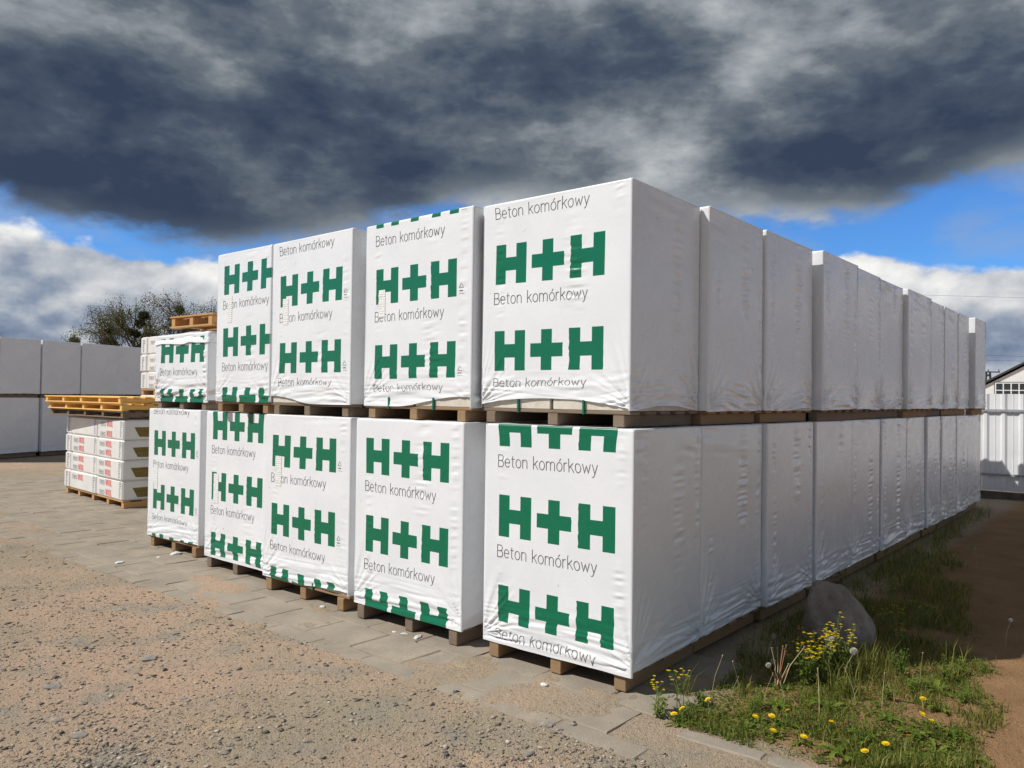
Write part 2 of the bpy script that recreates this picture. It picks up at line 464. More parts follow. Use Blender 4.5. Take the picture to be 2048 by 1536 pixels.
GF = np.stack([idx[:-1, :-1], idx[:-1, 1:], idx[1:, 1:], idx[1:, :-1]], -1).reshape(-1, 4)
g = obj('ground', np.stack([GX, GY, GZ], -1), GF, 'ground', smooth=True, attrs={'soil': soil_mask(GX, GY).ravel()})
kind(g, 'structure')

# paving of concrete slabs: every slab an own piece
pav = bpy.data.objects.new('paving', None); col.objects.link(pav); kind(pav, 'structure')
def slab_meshes(l, w, nvar):
    out = []
    for k in range(nvar):
        V, F = box_vf(-l / 2, l / 2, -w / 2, w / 2, -.06, 0, .006)
        V = [(x + random.uniform(-.004, .004), y + random.uniform(-.004, .004), z) for x, y, z in V]
        me = bpy.data.meshes.new('slab'); me.from_pydata(V, [], F); me.materials.append(MATS['slab']); out.append(me)
    return out
slab_big, slab_small, slab_half = slab_meshes(.492, .342, 5), slab_meshes(.492, .152, 4), slab_meshes(.342, .342, 3)
n_slab = 0
def lay(mesh, s, n, rz=0, dz=0):
    global n_slab
    p = sn(s, n)
    o = link('slab', mesh, pav)
    o.location = (p[0], p[1], .0015 + random.uniform(-.003, .0015) + dz)
    o.rotation_euler = (random.uniform(-.005, .005), random.uniform(-.005, .005), ROW_A - math.pi / 2 + rz + random.uniform(-.008, .008))
    n_slab += 1
def gz_pt(x, y): return float(ground_z(np.array([x]), np.array([y]))[0])
rows = [(SLAB_EDGE + .08, .16, 'S')] + [(SLAB_EDGE + .165 + .175 + k * .35, .35, 'B') for k in range(9)]
for ri, (sc, w, kd) in enumerate(rows):
    n = .42 if ri < 3 else .30
    if ri >= 5: n = -4.9
    if ri >= 3: pass
    n -= (ri % 2) * .25
    nmax = -14 if ri >= 1 else -11.5
    while n > nmax:
        jog = 0
        if ri < 5 or n < -5.0:
            lay(random.choice(slab_small if kd == 'S' else slab_big), sc, n - .25)
        n -= .5
print('slabs', n_slab)

# gravel: loose pebbles lying on the yard (uncountable)
def pebbles(name, N, region, size, seed, mat_name, tones):
    r = np.random.default_rng(seed)
    P = region(r, N); N = len(P)
    base = np.array([(1, 0, 0), (-.9, .1, 0), (.1, 1, 0), (0, -1, .1), (0, .1, .75), (.1, 0, -.6)])
    tri = np.array([(0, 2, 4), (2, 1, 4), (1, 3, 4), (3, 0, 4), (2, 0, 5), (1, 2, 5), (3, 1, 5), (0, 3, 5)])
    sz = size(r, N)
    V = base[None] * (1 + r.uniform(-.4, .4, (N, 6, 3))) * sz[:, None, None] * np.stack([r.uniform(.7, 1.5, N), r.uniform(.6, 1.1, N), r.uniform(.35, .8, N)], -1)[:, None]
    a = r.uniform(0, 6.283, N); ca, sa = np.cos(a), np.sin(a)
    V = np.stack([V[..., 0] * ca[:, None] - V[..., 1] * sa[:, None], V[..., 0] * sa[:, None] + V[..., 1] * ca[:, None], V[..., 2]], -1)
    z = ground_z(P[:, 0], P[:, 1])
    V += np.concatenate([P, (z + sz * .12)[:, None]], 1)[:, None]
    F = tri[None] + (np.arange(N) * 6)[:, None, None]
    o = obj(name, V.reshape(-1, 3), F.reshape(-1, 3), mat_name, attrs={'tone': np.repeat(tones(r, N), 6)})
    return kind(o, 'stuff')
def reg_yard(r, N):
    y = 3.2 + (r.random(N) ** 1.7) * 9; x = r.uniform(-.78, .75, N) * y
    s, n = in_sn(x, y)
    ok = (s < SLAB_EDGE + .06 + r.normal(0, .05, N)) & (x < 1.35 + r.normal(0, .12, N))
    dens = fbm(x * 1.1, y * 1.1, 41) + r.uniform(-.5, .75, N)
    ok &= dens > 0
    return np.stack([x, y], -1)[ok]
gv = pebbles('gravel', 120000, reg_yard, lambda r, N: .0028 + r.exponential(.0030, N).clip(0, .018), 5, 'pebble', lambda r, N: r.beta(1.8, 1.6, N))
tag(gv, 'loose gravel strewn over the sandy yard in front of the pallets', 'gravel')

# ------------------------------------------------------------------ stroke lettering
def arc(cx, cy, rx, ry, a0, a1, n=10):
    return [(cx + rx * math.cos(R(a0 + (a1 - a0) * i / n)), cy + ry * math.sin(R(a0 + (a1 - a0) * i / n))) for i in range(n + 1)]
XH = .70
GLY = {
 'B': (.60, [[(0, 0), (0, 1)], [(0, 1), (.28, 1)] + arc(.28, .76, .22, .24, 90, -90)[1:] + [(0, .52)], [(0, .52), (.30, .52)] + arc(.30, .26, .25, .26, 90, -90)[1:] + [(0, 0)]]),
 'e': (.56, [[(0.01, .36), (.48, .36)] + arc(.245, .35, .24, .35, 3, 318, 20)]),
 't': (.36, [[(.12, .92), (.12, .14)] + arc(.24, .14, .12, .14, 180, 285, 6), [(0, XH), (.30, XH)]]),
 'o': (.58, [arc(.25, .35, .25, .35, 0, 360, 24)]),
 'n': (.54, [[(0, 0), (0, XH)], [(0, .44)] + arc(.22, .47, .215, .23, 180, 0, 10) + [(.435, 0)]]),
 'k': (.48, [[(0, 0), (0, 1.05)], [(.40, XH), (.02, .33)], [(.15, .44), (.43, 0)]]),
 'm': (.90, [[(0, 0), (0, XH)], [(0, .44)] + arc(.20, .48, .195, .22, 180, 0, 8) + [(.395, 0)], [(.395, .44)] + arc(.595, .48, .195, .22, 180, 0, 8) + [(.79, 0)]]),
 'ó': (.58, [arc(.25, .35, .25, .35, 0, 360, 24), [(.24, .82), (.38, .99)]]),
 'r': (.36, [[(0, 0), (0, XH)], [(0, .42)] + arc(.22, .46, .215, .24, 180, 75, 7)]),
 'w': (.78, [[(0, XH), (.18, 0), (.35, .62), (.52, 0), (.70, XH)]]),
 'y': (.52, [[(0, XH), (.23, .02)], [(.46, XH), (.20, -.10)] + [(.13, -.24), (.02, -.27)]]),
 'W': (.92, [[(0, 1), (.21, 0), (.42, .95), (.63, 0), (.84, 1)]]),
 'O': (.74, [arc(.32, .5, .31, .5, 0, 360, 24)]),
 'L': (.50, [[(0, 1), (0, 0), (.40, 0)]]),
 ' ': (.34, []),
}
def resample(pl, step):
    out = [pl[0]]
    for a, b in zip(pl[:-1], pl[1:]):
        d = math.hypot(b[0] - a[0], b[1] - a[1]); k = max(1, int(math.ceil(d / step)))
        out += [(a[0] + (b[0] - a[0]) * i / k, a[1] + (b[1] - a[1]) * i / k) for i in range(1, k + 1)]
    return out
def strip(pl, w):
    """2-D quad strip along a polyline -> (verts2d, faces)"""
    P = np.array(pl); d = np.gradient(P, axis=0); ln = np.hypot(d[:, 0], d[:, 1]) + 1e-9
    nrm = np.stack([-d[:, 1] / ln, d[:, 0] / ln], -1) * w / 2
    P[0] -= d[0] / ln[0] * w * .3; P[-1] += d[-1] / ln[-1] * w * .3
    V = np.concatenate([P + nrm, P - nrm]); k = len(P)
    return V, [(i, k + i, k + i + 1, i + 1) for i in range(k - 1)]
def text2d(txt, cap, width, stroke, track=.10):
    adv = [GLY[c][0] + track for c in txt]; tot = sum(adv) - track - .06
    sx = width / tot; V, F = [], []; x = 0; 
    for c, a in zip(txt, adv):
        for pl in GLY[c][1]:
            pl2 = resample([((px + x) * sx, py * cap) for px, py in pl], .02)
            v, f = strip(pl2, stroke); n = len(V); V += v.tolist(); F += [tuple(i + n for i in t) for t in f]
        x += a
    return np.array(V), F
TXT_V, TXT_F = text2d('Beton komórkowy', .074, .735, .0050)
# recycling mark: small triangle with two dashes below
_rv, _rf = [], []
for pl, w in (([(0, 0), (.020, .034), (.040, 0), (0, 0)], .0035), ([(.004, -.020), (.034, -.020)], .007), ([(0, -.040), (.05, -.040)], .002)):
    v, f = strip(resample(pl, .02), w); n = len(_rv); _rv += v.tolist(); _rf += [tuple(i + n for i in t) for t in f]
RC_V, RC_F = np.array(_rv), _rf

# ------------------------------------------------------------------ wrapped pallets
def face_axis(L, fine, coarse, edge=.24):
    r = .014
    a = [0, .003, .007, r]
    x = r
    while x < L - r - fine * .6:
        d = min(x, L - x); x += fine if d < edge else coarse
        a.append(x)
    a = [q for q in a if q <= L - r - fine * .3] + [L - r, L - .007, L - .003, L]
    return np.array(a)
RC = .012
def round_in(d):
    """inward pull near an edge at distance d (rounded corner)"""
    d = np.minimum(d, RC); return RC - np.sqrt(np.maximum(RC * RC - (RC - d) ** 2, 0))
class Skin:
    """film over a box; wrinkles as real relief. u along face, v up from film hem"""
    def __init__(s, W, D, H, seed, strength=1.0, hem=None):
        s.W, s.D, s.H, s.seed, s.k = W, D, H, seed, strength
        s.hem = hem or (lambda u: 0 * u)
    def relief(s, face, u, v, L):
        sd = s.seed * 13 + face * 101; H = s.H; k = s.k * (1.25 if face == 0 else 1.7)
        de = np.minimum(u, L - u)
        bot = sstep(v, .34, .02)
        # long horizontal gathers near the hem
        g1 = np.abs(vn(u * 2.2 + vn(u * 3, v * 6, sd + 3) * .8, v * 36 + vn(u * 1.3, v * 2, sd + 1) * 6, sd)) - .2
        z = g1 * .020 * bot ** 1.5
        g2 = vn(u * 4, v * 60 + vn(u * 2, v * 3, sd + 2) * 6, sd + 4)
        z = z + g2 * .0045 * bot
        # fans of creases from both lower corners
        for cu in (0.0, L):
            rx = np.abs(u - cu); ry = v - .02
            rr = np.hypot(rx, ry) + 1e-6; th = np.arctan2(ry, rx + .02)
            fan = vn(th * 17 + vn(rr * 6, th * 3, sd + 7) * 1.5, rr * 3, sd + 8 + int(cu > 0))
            z = z + fan * .018 * np.exp(-(rr / .26) ** 2) * sstep(rr, .0, .07)
        # ladder-like ripples in upright bands where the film is slack
        for b, (c0, wd, am) in enumerate(((.64 + .05 * vn(np.array(sd * 1.7), 0., 1).item(), .055, 1.0), (.14, .03, .5), (.93, .03, .8))):
            band = np.exp(-((u / L - c0 - vn(v * 1.5, 0, sd + b) * .03) / wd) ** 2)
            br = sstep(vn(v * 2.3, b * 3.0, sd + 20 + b), -.30, .25)
            rip = vn(u * 6, v * 48 + vn(u * 9, v * 4, sd + 5) * 1.2, sd + 30 + b)
            z = z + rip * .0085 * am * band * br
        top = sstep(v, H - .30, H - .02) if face else sstep(v, H - .10, H - .01) * .4
        z = z + vn(u * 3, v * 30 + vn(u * 2, v * 2, sd + 41) * 4, sd + 40) * .0080 * top * sstep(vn(u * 2.5, 1.0, sd + 44), -.2, .3)
        z = z + fbm(u * 1.6, v * 1.6, sd + 50, 2) * .0045
        return z * k * sstep(de, 0, .03) * sstep(v, -.01, .012) * sstep(H - v, 0, .02)
    def front(s, u, v):
        z = s.relief(0, u, v, s.W)
        de = np.minimum(u, s.W - u); pull = round_in(de)
        pull_t = round_in(s.H - v)
        x = -s.W / 2 + u + np.where(u < s.W / 2, 1, -1) * round_in_edge(de)
        return np.stack([x, -s.D / 2 + pull + pull_t - z, v - round_in_edge(s.H - v)], -1)
def round_in_edge(d): return 0 * d
def wrap_mesh(sk, z0, phase, lod, prints=True):
    """sk: Skin. lod: {face: (fine, coarse, rows)} faces 0 front 1 right 2 back 3 left"""
    W, D, H = sk.W, sk.D, sk.H
    Vs, Fs, UV = [], [], []; off = 0
    for face in range(4):
        L = W if face % 2 == 0 else D
        fu, cu, dv = lod.get(face, (.30, .30, .25))
        ua = face_axis(L, fu, cu) if fu < .2 else np.array([0, .003, .007, .014, L / 2, L - .014, L - .007, L - .003, L])
        rows = max(4, int(H / dv))
        ta = np.concatenate([np.linspace(0, 1 - .02 / H, rows), 1 - np.array([.012, .008, .004, .0015, 0]) / H])
        U, T = np.meshgrid(ua, ta)
        hem = sk.hem(U) if face == 0 else (.012 * vn(U * 3, face, sk.seed) + (sk.side_hem if hasattr(sk, 'side_hem') else 0) * sstep(np.abs(U / L - .5), .5, .1))
        Vv = hem + T * (H - hem)
        z = sk.relief(face, U, Vv, L)
        de = np.minimum(U, L - U)
        pull = round_in(de) + round_in(H - Vv)
        a = U - L / 2
        if face == 0: px, py = a, -D / 2 + pull - z
        elif face == 1: px, py = W / 2 - pull + z, a
        elif face == 2: px, py = -a, D / 2 - pull + z
        else: px, py = -W / 2 + pull - z, -a
        Vs.append(np.stack([px, py, z0 + Vv], -1).reshape(-1, 3))
        if face == 0 and prints:
            du, dv_ = print_warp(sk, U, Vv)
            uvp = np.stack([U + du, (H - Vv) - phase + dv_ + PERIOD * 10], -1)
        else:
            uvp = np.stack([U * 0 - 5, Vv], -1)
        UV.append(uvp.reshape(-1, 2))
        r, c = U.shape; I = np.arange(r * c).reshape(r, c) + off
        Fs.append(np.stack([I[:-1, :-1], I[:-1, 1:], I[1:, 1:], I[1:, :-1]], -1).reshape(-1, 4)); off += r * c
    # top sheet
    ua = np.concatenate([[0, .012], np.linspace(.06, W - .06, 22), [W - .012, W]]); va = np.concatenate([[0, .012], np.linspace(.06, D - .06, 18), [D - .012, D]])
    U, T = np.meshgrid(ua, va)
    de = np.minimum(np.minimum(U, W - U), np.minimum(T, D - T))
    z = -np.abs(fbm(U * 4, T * 9, sk.seed + 77, 3)) * .016 * sstep(de, .0, .08)
    Vs.append(np.stack([U - W / 2, T - D / 2, z0 + H + z - RC * .0], -1).reshape(-1, 3)); UV.append(np.tile([[-5., 0.]], (U.size, 1)))
    inset = RC * .99
    Vs[-1][:, 0] *= (W - 2 * inset) / W; Vs[-1][:, 1] *= (D - 2 * inset) / D
    r, c = U.shape; I = np.arange(r * c).reshape(r, c) + off
    Fs.append(np.stack([I[:-1, :-1], I[:-1, 1:], I[1:, 1:], I[1:, :-1]], -1).reshape(-1, 4))
    return np.concatenate(Vs), np.concatenate(Fs), np.concatenate(UV)
def print_warp(sk, u, v):
    sd = sk.seed * 7 + 500
    low = sstep(v, .30, .03)
    du = vn(u * 2, v * 55, sd) * .020 * low + vn(u * 1.5, v * 1.5, sd + 1) * .012
    band = np.exp(-((u / sk.W - .63) / .05) ** 2)
    du = du + vn(u * 8, v * 50, sd + 6) * .010 * band
    dv = vn(u * 3, v * 22, sd + 2) * .028 * low + .045 * low ** 1.5 + vn(u * 1.2, v * 1.2, sd + 3) * .014
    hi = sstep(v, sk.H - .16, sk.H)
    du = du + hi ** 2 * (u / sk.W - .5) * -.03
    return du, dv
def film_obj(sk, z0, phase, lod, parent, prints=True):
    V, F, uv = wrap_mesh(sk, z0, phase, lod, prints)
    o = obj('film_wrap', V, F, 'film', parent, smooth=True)
    me = o.data; lay_ = me.uv_layers.new(name='print')
    li = np.empty(len(me.loops), np.int32); me.loops.foreach_get('vertex_index', li)
    lay_.data.foreach_set('uv', uv[li].astype(np.float32).ravel())
    return o
def pallet_parts(parent, W, D, z0, z1, seed, wood=None, n_deck=5, inset=(.0, .0)):
    """three bearers front to back, deck boards across"""
    r = random.Random(seed); wood = wood or ('pallet_wood' if r.random() < .6 else 'weathered_wood')
    dk = .020; bw = .078
    xb = [-W / 2 + .05 + bw / 2 + inset[0], r.uniform(-.03, .03), W / 2 - .05 - bw / 2 - inset[1]]
    for x in xb:
        a = r.uniform(-.006, .006); q = r.uniform(-.012, .012)
        box('bearer', (x - bw / 2 + a, x + bw / 2 + a, -D / 2 + .012 + q, D / 2 - .01 + q, z0, z1 - dk - .0005), wood, parent, ch=.004)
    bd = .115
    for k in range(n_deck):
        y = -D / 2 + bd / 2 + .013 + (D - bd - .02) * k / (n_deck - 1)
        e = r.uniform(-.012, .012)
        box('deck_board', (-W / 2 + .006 + e, W / 2 - .006 + e * .5, y - bd / 2, y + bd / 2, z1 - dk, z1), wood, parent, ch=.003)

def lettering(sk, z0, phase, parent, recycle=True, rows_from=-1):
    V3, F = [], []
    H = sk.H
    def put(v2, f2, x0, t0, mir=1):
        nonlocal V3, F
        u = x0 + v2[:, 0]; b = t0 - v2[:, 1]          # b = distance from film top
        v = H - b
        keep = (v > -.07) & (v < H - .004)
        du, dv = print_warp(sk, u, np.clip(v, 0, H))
        u2 = u - du; v2_ = v + dv
        hem = sk.hem(np.clip(u2, 0, sk.W)); keep &= v2_ > hem + .004; keep &= v2_ < H - .003
        p = sk.front(u2, np.clip(v2_, -.03, H)); p[:, 1] -= .0011; p[:, 2] += z0
        n = len(V3); V3 += p.tolist()
        F += [tuple(i + n for i in t) for t in f2 if all(keep[i] for i in t)]
    k = rows_from
    for k in range(-1, 4):
        top = phase + (k - 1) * PERIOD
        put(TXT_V, TXT_F, .118, top + LOGO_H + .056 + .074)
        if recycle: put(RC_V, RC_F, 1.0, top + .205)
    if F: return obj('lettering', V3, F, 'letter_grey', parent)

GROUP_F = 'printed wrapped block pallets facing the yard'
GROUP_R = 'plain sides of wrapped block pallets along the grass'
LOW_Z, LOW_T, UP_Z, UP_T = .122, 1.48, 1.578, 2.937
def wrapped(name, s0, s1, n0, n1, tier, seed, label, phase=None, lod=None, hem=None, rot=0.0, front=False, sticker=None, straps=None, H=None, wood=None, group=None, recycle=True, strength=1.0, side_hem=0, frame=None):
    W, D = n1 - n0, s1 - s0
    fo, fe, fa = frame or (O_, E_, ROW_A)
    fn_ = np.array([fe[1], -fe[0]])
    c = fo + fe * (s0 + s1) / 2 + fn_ * (n0 + n1) / 2
    zb, z1, zt = (.006, LOW_Z, LOW_T) if tier == 0 else (LOW_T + .003, UP_Z, UP_T)
    H = H or (zt - z1)
    th = fa - math.pi / 2 + rot
    t = thing('wrapped_pallet', (c[0], c[1], zb), th, label, 'pallet', group)
    dz = z1 - zb
    sk = Skin(W, D, H - .0, seed, strength, hem); sk.side_hem = side_hem
    film_obj(sk, dz, phase or 0, lod or {}, t, prints=phase is not None)
    pallet_parts(t, W, D, 0, dz - .001, seed, wood)
    if front:
        lettering(sk, dz, phase, t, recycle)
        m = W * .5 + random.uniform(-.02, .02)
        for a, b in ((0.0, m - .0015), (m + .0015, W)):
            box('block', (-W / 2 + a + .010, -W / 2 + b - .010, -D / 2 + .016, D / 2 - .02, dz, dz + .238), 'aerated_concrete', t, ch=.004)
    if sticker:
        u, b, w, h = sticker
        uu = np.linspace(0, w, 8); vv = np.linspace(0, h, 14); U, T = np.meshgrid(uu, vv)
        p = sk.front(u + U.ravel(), H - b - h + T.ravel()); p[:, 1] -= .0022; p[:, 2] += dz
        I = np.arange(U.size).reshape(U.shape)
        obj('label_sheet', p, np.stack([I[:-1, :-1], I[:-1, 1:], I[1:, 1:], I[1:, :-1]], -1).reshape(-1, 4), 'paper', t, smooth=True)
    for u in (straps or ()):
        x = -W / 2 + u
        box('strap', (x - .006, x + .006, -D / 2 - .0015, -D / 2 + .02, dz - .024, dz + .062), 'strap_green', t)
    return t, sk

F_NEAR = {0: (.010, .026, .0055), 1: (.014, .03, .008), 3: (.05, .08, .03)}
F_MID = {0: (.013, .03, .0075), 1: (.05, .08, .03)}
F_FAR = {0: (.016, .034, .010), 1: (.06, .1, .04)}
S_NEAR = {1: (.012, .028, .007), 0: (.06, .1, .04)}
S_MID = {1: (.016, .034, .010), 0: (.06, .1, .04)}
S_FAR = {1: (.022, .05, .015), 0: (.08, .1, .05)}
def hem_mid(a, lo=.0): return lambda u: a * np.clip(1 - ((u - .55) / .62) ** 2, 0, 1) + lo + .004 * vn(u * 6, 0, 3)
def hem_right(a, u0=.5): return lambda u: a * sstep(u, u0, 1.0) + .004 * vn(u * 6, 0, 4) - .006
def hem_left(a, u1=.6): return lambda u: a * sstep(u, u1, .1) + .004 * vn(u * 6, 0, 5) - .004
def hem_low(a): return lambda u: -a + .010 * vn(u * 2.5, 0, 6) + .004 * vn(u * 9, 0, 7)

# front row, lower tier
wrapped('', 0.0, .872, -1.092, 0.0, 0, 1, 'corner wrapped pallet on the ground, green logo cut off by its top edge', .440, F_NEAR, hem_low(.022), R(1.5), True, group=GROUP_F, recycle=False)
wrapped('', -.022, .87, -2.369, -1.256, 0, 2, 'wrapped pallet on the ground between corner one and proud one, logo tops at its hem', .142, F_MID, hem_low(.012), R(0), True, group=GROUP_F, recycle=False)
wrapped('', .0, .88, -3.611, -2.465, 0, 3, 'ground-tier wrapped pallet overlapping its set-back neighbour, paper sheet between its two whole green logos', .171, F_MID, hem_right(.035, .45), R(.4), True, sticker=(.17, .345, .085, .25), group=GROUP_F, wood='pallet_wood', straps=[.70])
wrapped('', .115, .99, -4.786, -3.640, 0, 4, 'set-back wrapped pallet on the ground, paper sheet covering part of its middle green logo', .0, F_FAR, hem_low(.02), R(0), True, sticker=(.16, .585, .085, .28), group=GROUP_F, wood='weathered_wood')
wrapped('', .228, 1.1, -6.189, -5.114, 0, 5, 'wrapped pallet on the ground at the end of the printed row beside the mineral wool', .237, F_FAR, hem_right(.02, .3), R(.5), True, sticker=(.14, .60, .08, .26), group=GROUP_F, wood='pallet_wood')
# front row, upper tier
wrapped('', .126, .992, -1.253, -.089, 1, 6, 'upper corner wrapped pallet, beige blocks and two green straps showing below its film', .286, F_NEAR, hem_mid(.058, .012), R(.2), True, straps=[.325, .835], group=GROUP_F, recycle=False, side_hem=.03)
wrapped('', .065, .95, -2.400, -1.273, 1, 7, 'upper-tier wrapped pallet with slivers of a cut green logo along its top edge', .338, F_MID, hem_right(.075, .35), R(-.5), True, sticker=(.16, .50, .075, .20), straps=[.29, .76], group=GROUP_F, wood='pallet_wood')
wrapped('', .03, .90, -3.593, -2.494, 1, 8, 'upper-tier wrapped pallet with blocks bared at the lower left under its film', .288, F_MID, hem_left(.06), R(-.9), True, sticker=(.165, .485, .08, .22), group=GROUP_F, wood='weathered_wood')
wrapped('', .035, .92, -4.495, -3.610, 1, 9, 'upper-tier wrapped pallet with three green logos, the lowest creased into its hem', .117, F_FAR, hem_low(.0), R(0), True, sticker=(.19, .40, .075, .24), group=GROUP_F, wood='pallet_wood', recycle=False)
half, half_sk = wrapped('', .27, 1.14, -6.15, -5.10, 1, 10, 'low half-used wrapped pallet with loose billowing film top under a bare pallet', .035, F_FAR, hem_low(.02), R(1.5), True, H=.685, group=GROUP_F, recycle=False, strength=2.3, wood='weathered_wood')

# right-hand row
low = [(.893, 1.888, -.018), (1.915, 2.872, .016), (2.932, 3.925, .022), (3.945, 4.872, .010), (4.90, 5.90, .022), (5.925, 6.805, .014), (6.855, 7.58, .034), (7.625, 8.50, .04), (8.52, 9.36, .042), (9.43, 10.60, .0)]
upp = [(1.005, 1.905, -.030), (1.935, 2.915, -.014), (3.0, 3.962, .052), (3.985, 4.83, .022), (4.85, 5.785, .004), (5.83, 6.93, .055), (6.95, 7.87, .010), (7.89, 8.70, .018), (8.72, 9.46, .026), (9.62, 10.46, .088)]
ORD = ['second', 'third', 'fourth', 'fifth', 'sixth', 'seventh', 'eighth', 'ninth', 'tenth', 'eleventh']
for tier, lst in ((0, low), (1, upp)):
    for i, (a, b, n) in enumerate(lst):
        lod = S_NEAR if i < 2 else S_MID if i < 5 else S_FAR
        end = ', by the fence' if i == 9 else ''
        wrapped('', a, b, n - 1.10, n, tier, 30 + tier * 20 + i, 'plain wrapped pallet, %s tier beside the grass, %s from printed corner%s' % (('lower', 'upper')[tier], ORD[i], end),
                None, lod, None, R(random.uniform(-.35, .35)), group=GROUP_R, strength=1.25 + .5 * (i > 3))
# unseen pallets added behind the printed ones (keeps the gaps dark) and at the far end for the fence shadow
for tier in (0, 1):
    for k, (n0, n1) in enumerate(((-2.37, -1.27), (-3.58, -2.48), (-4.77, -3.66), (-6.15, -5.08))):
        wrapped('', 1.22, 2.08, n0, n1, tier, 70 + tier * 10 + k, 'unseen plain wrapped pallet added on the %s tier inside the block, behind the printed row' % ('lower', 'upper')[tier], None, None, None, 0, group='unseen wrapped pallets inside the block, tier %d' % (tier + 1))
    wrapped('', 9.6, 10.5, -2.35, -1.20, tier, 90 + tier, 'unseen plain wrapped pallet added on the %s tier inside the block, at its fence end' % ('lower', 'upper')[tier], None, None, None, 0, group='unseen wrapped pallets inside the block, far end')

# background row across the yard, its plain sides in shade
BG_A = math.atan2(.923, .385); BG_E = np.array([math.cos(BG_A), math.sin(BG_A)])
BG_O = np.array([-12.30, 18.80])
BGN = ['at the open end', 'next to the open end one', 'third along', 'above or behind the loose pallets', 'partly behind the mineral wool', 'behind the mineral wool', 'at the hidden end']
BGORD = ['first', 'second', 'third', 'fourth', 'fifth', 'sixth']
for tier in (0, 1):
    for k in range(-1, 5):
        j = random.uniform(-.03, .03)
        wrapped('', k * 1.1 + .012, k * 1.1 + 1.085 - (.03 if k == 0 else 0), -1.1 + j, j, tier, 120 + tier * 10 + k, 'shaded grey wrapped pallet in the far row across the yard, %s tier, %s along' % (('lower', 'upper')[tier], BGORD[k + 1]),
                None, {1: (.05, .1, .03)}, None, R(random.uniform(-.6, .6)), group='grey wrapped pallets of the far row', wood='weathered_wood', frame=(BG_O, BG_E, BG_A), strength=.8)  # darker wood chosen to put the shade of the pallet gaps into colour

# loose film billowing over the half-used pallet
W, D, H = half_sk.W, half_sk.D, half_sk.H
U, T = np.meshgrid(np.linspace(-.012, W + .012, 60), np.linspace(-.012, D + .012, 40))
de = np.minimum(np.minimum(U, W - U), np.minimum(T, D - T))
zz = .045 * sstep(de, -.01, .28) * sstep(U, -.05, .45) + np.abs(vn(U * 1.4 + T * 1.5, T * 9 - U * 5, 5)) * .05 * sstep(de, 0, .1) + fbm(U * 5, T * 5, 8) * .012
dz0 = UP_Z - LOW_T - .003
zz = np.where(de < .0, -.10 + .03 * vn(U * 7, T * 7, 3), zz)
I = np.arange(U.size).reshape(U.shape)
lf = obj('loose_film', np.stack([U - W / 2, T - D / 2, dz0 + H + .004 + zz], -1), np.stack([I[:-1, :-1], I[:-1, 1:], I[1:, 1:], I[1:, :-1]], -1).reshape(-1, 4), 'film', half, smooth=True)
ul = lf.data.uv_layers.new(name='print'); ul.data.foreach_set('uv', np.tile([-5., 0.], len(lf.data.loops)).astype(np.float32))

# ------------------------------------------------------------------ bare pallets
def block_pallet(loc, th, L, D, h, wood, label, group=None, tilt=(0, 0), posts=3, seed=0):
    """top boards lengthwise over cross stringers, bottom boards below"""
    r = random.Random(seed)
    t = thing('empty_pallet', loc, th, label, 'pallet', group); t.rotation_euler = (tilt[0], tilt[1], th)
    bt = .018; pw = .07
    for k in range(posts):
        x = -L / 2 + pw / 2 + .02 + (L - pw - .04) * k / (posts - 1)
        box('stringer', (x - pw / 2, x + pw / 2, -D / 2 + .01, D / 2 - .01, bt + .0005, h - bt - .0005), wood, t, ch=.003)
    nb = 6
    for lvl in (0, 1):
        for k in range(nb if lvl else 3):
            m = (nb if lvl else 3) - 1
            y = -D / 2 + .05 + (D - .10) * k / m; e = r.uniform(-.012, .012)
            z = h - bt if lvl else 0
            box('board', (-L / 2 + e, L / 2 + e, y - .05, y + .05, z, z + bt), wood, t, ch=.003)
    return t
YG = 'loose pallets stacked on the mineral wool'
ya = math.atan2(11.1 - 12.7, -5.53 + 7.53)
yc = np.array([-6.53, 11.9]) + np.array([math.cos(ya + math.pi / 2), math.sin(ya + math.pi / 2)]) * .5
for k, (wd, dxy, lb) in enumerate((('weathered_wood', .05, 'weathered grey pallet at the bottom of the loose stack on the mineral wool'), ('yellow_wood', .02, 'yellow pallet in the middle of the loose stack on the mineral wool'), ('yellow_wood', -.02, 'yellow pallet on top of the loose stack above the mineral wool'))):
    block_pallet((yc[0] + dxy, yc[1], 1.275 + k * .103), ya + R(.6 * (k - 1)), 2.55, 1.0, .1, wd, lb, YG, posts=5, seed=k)
c = sn(.70, -5.50)
block_pallet((c[0], c[1], 2.335), ROW_A - math.pi / 2 + R(2), .82, .80, .125, 'new_wood', 'small bare pallet lying on top of the half-used wrapped pallet', None, posts=3, seed=9)

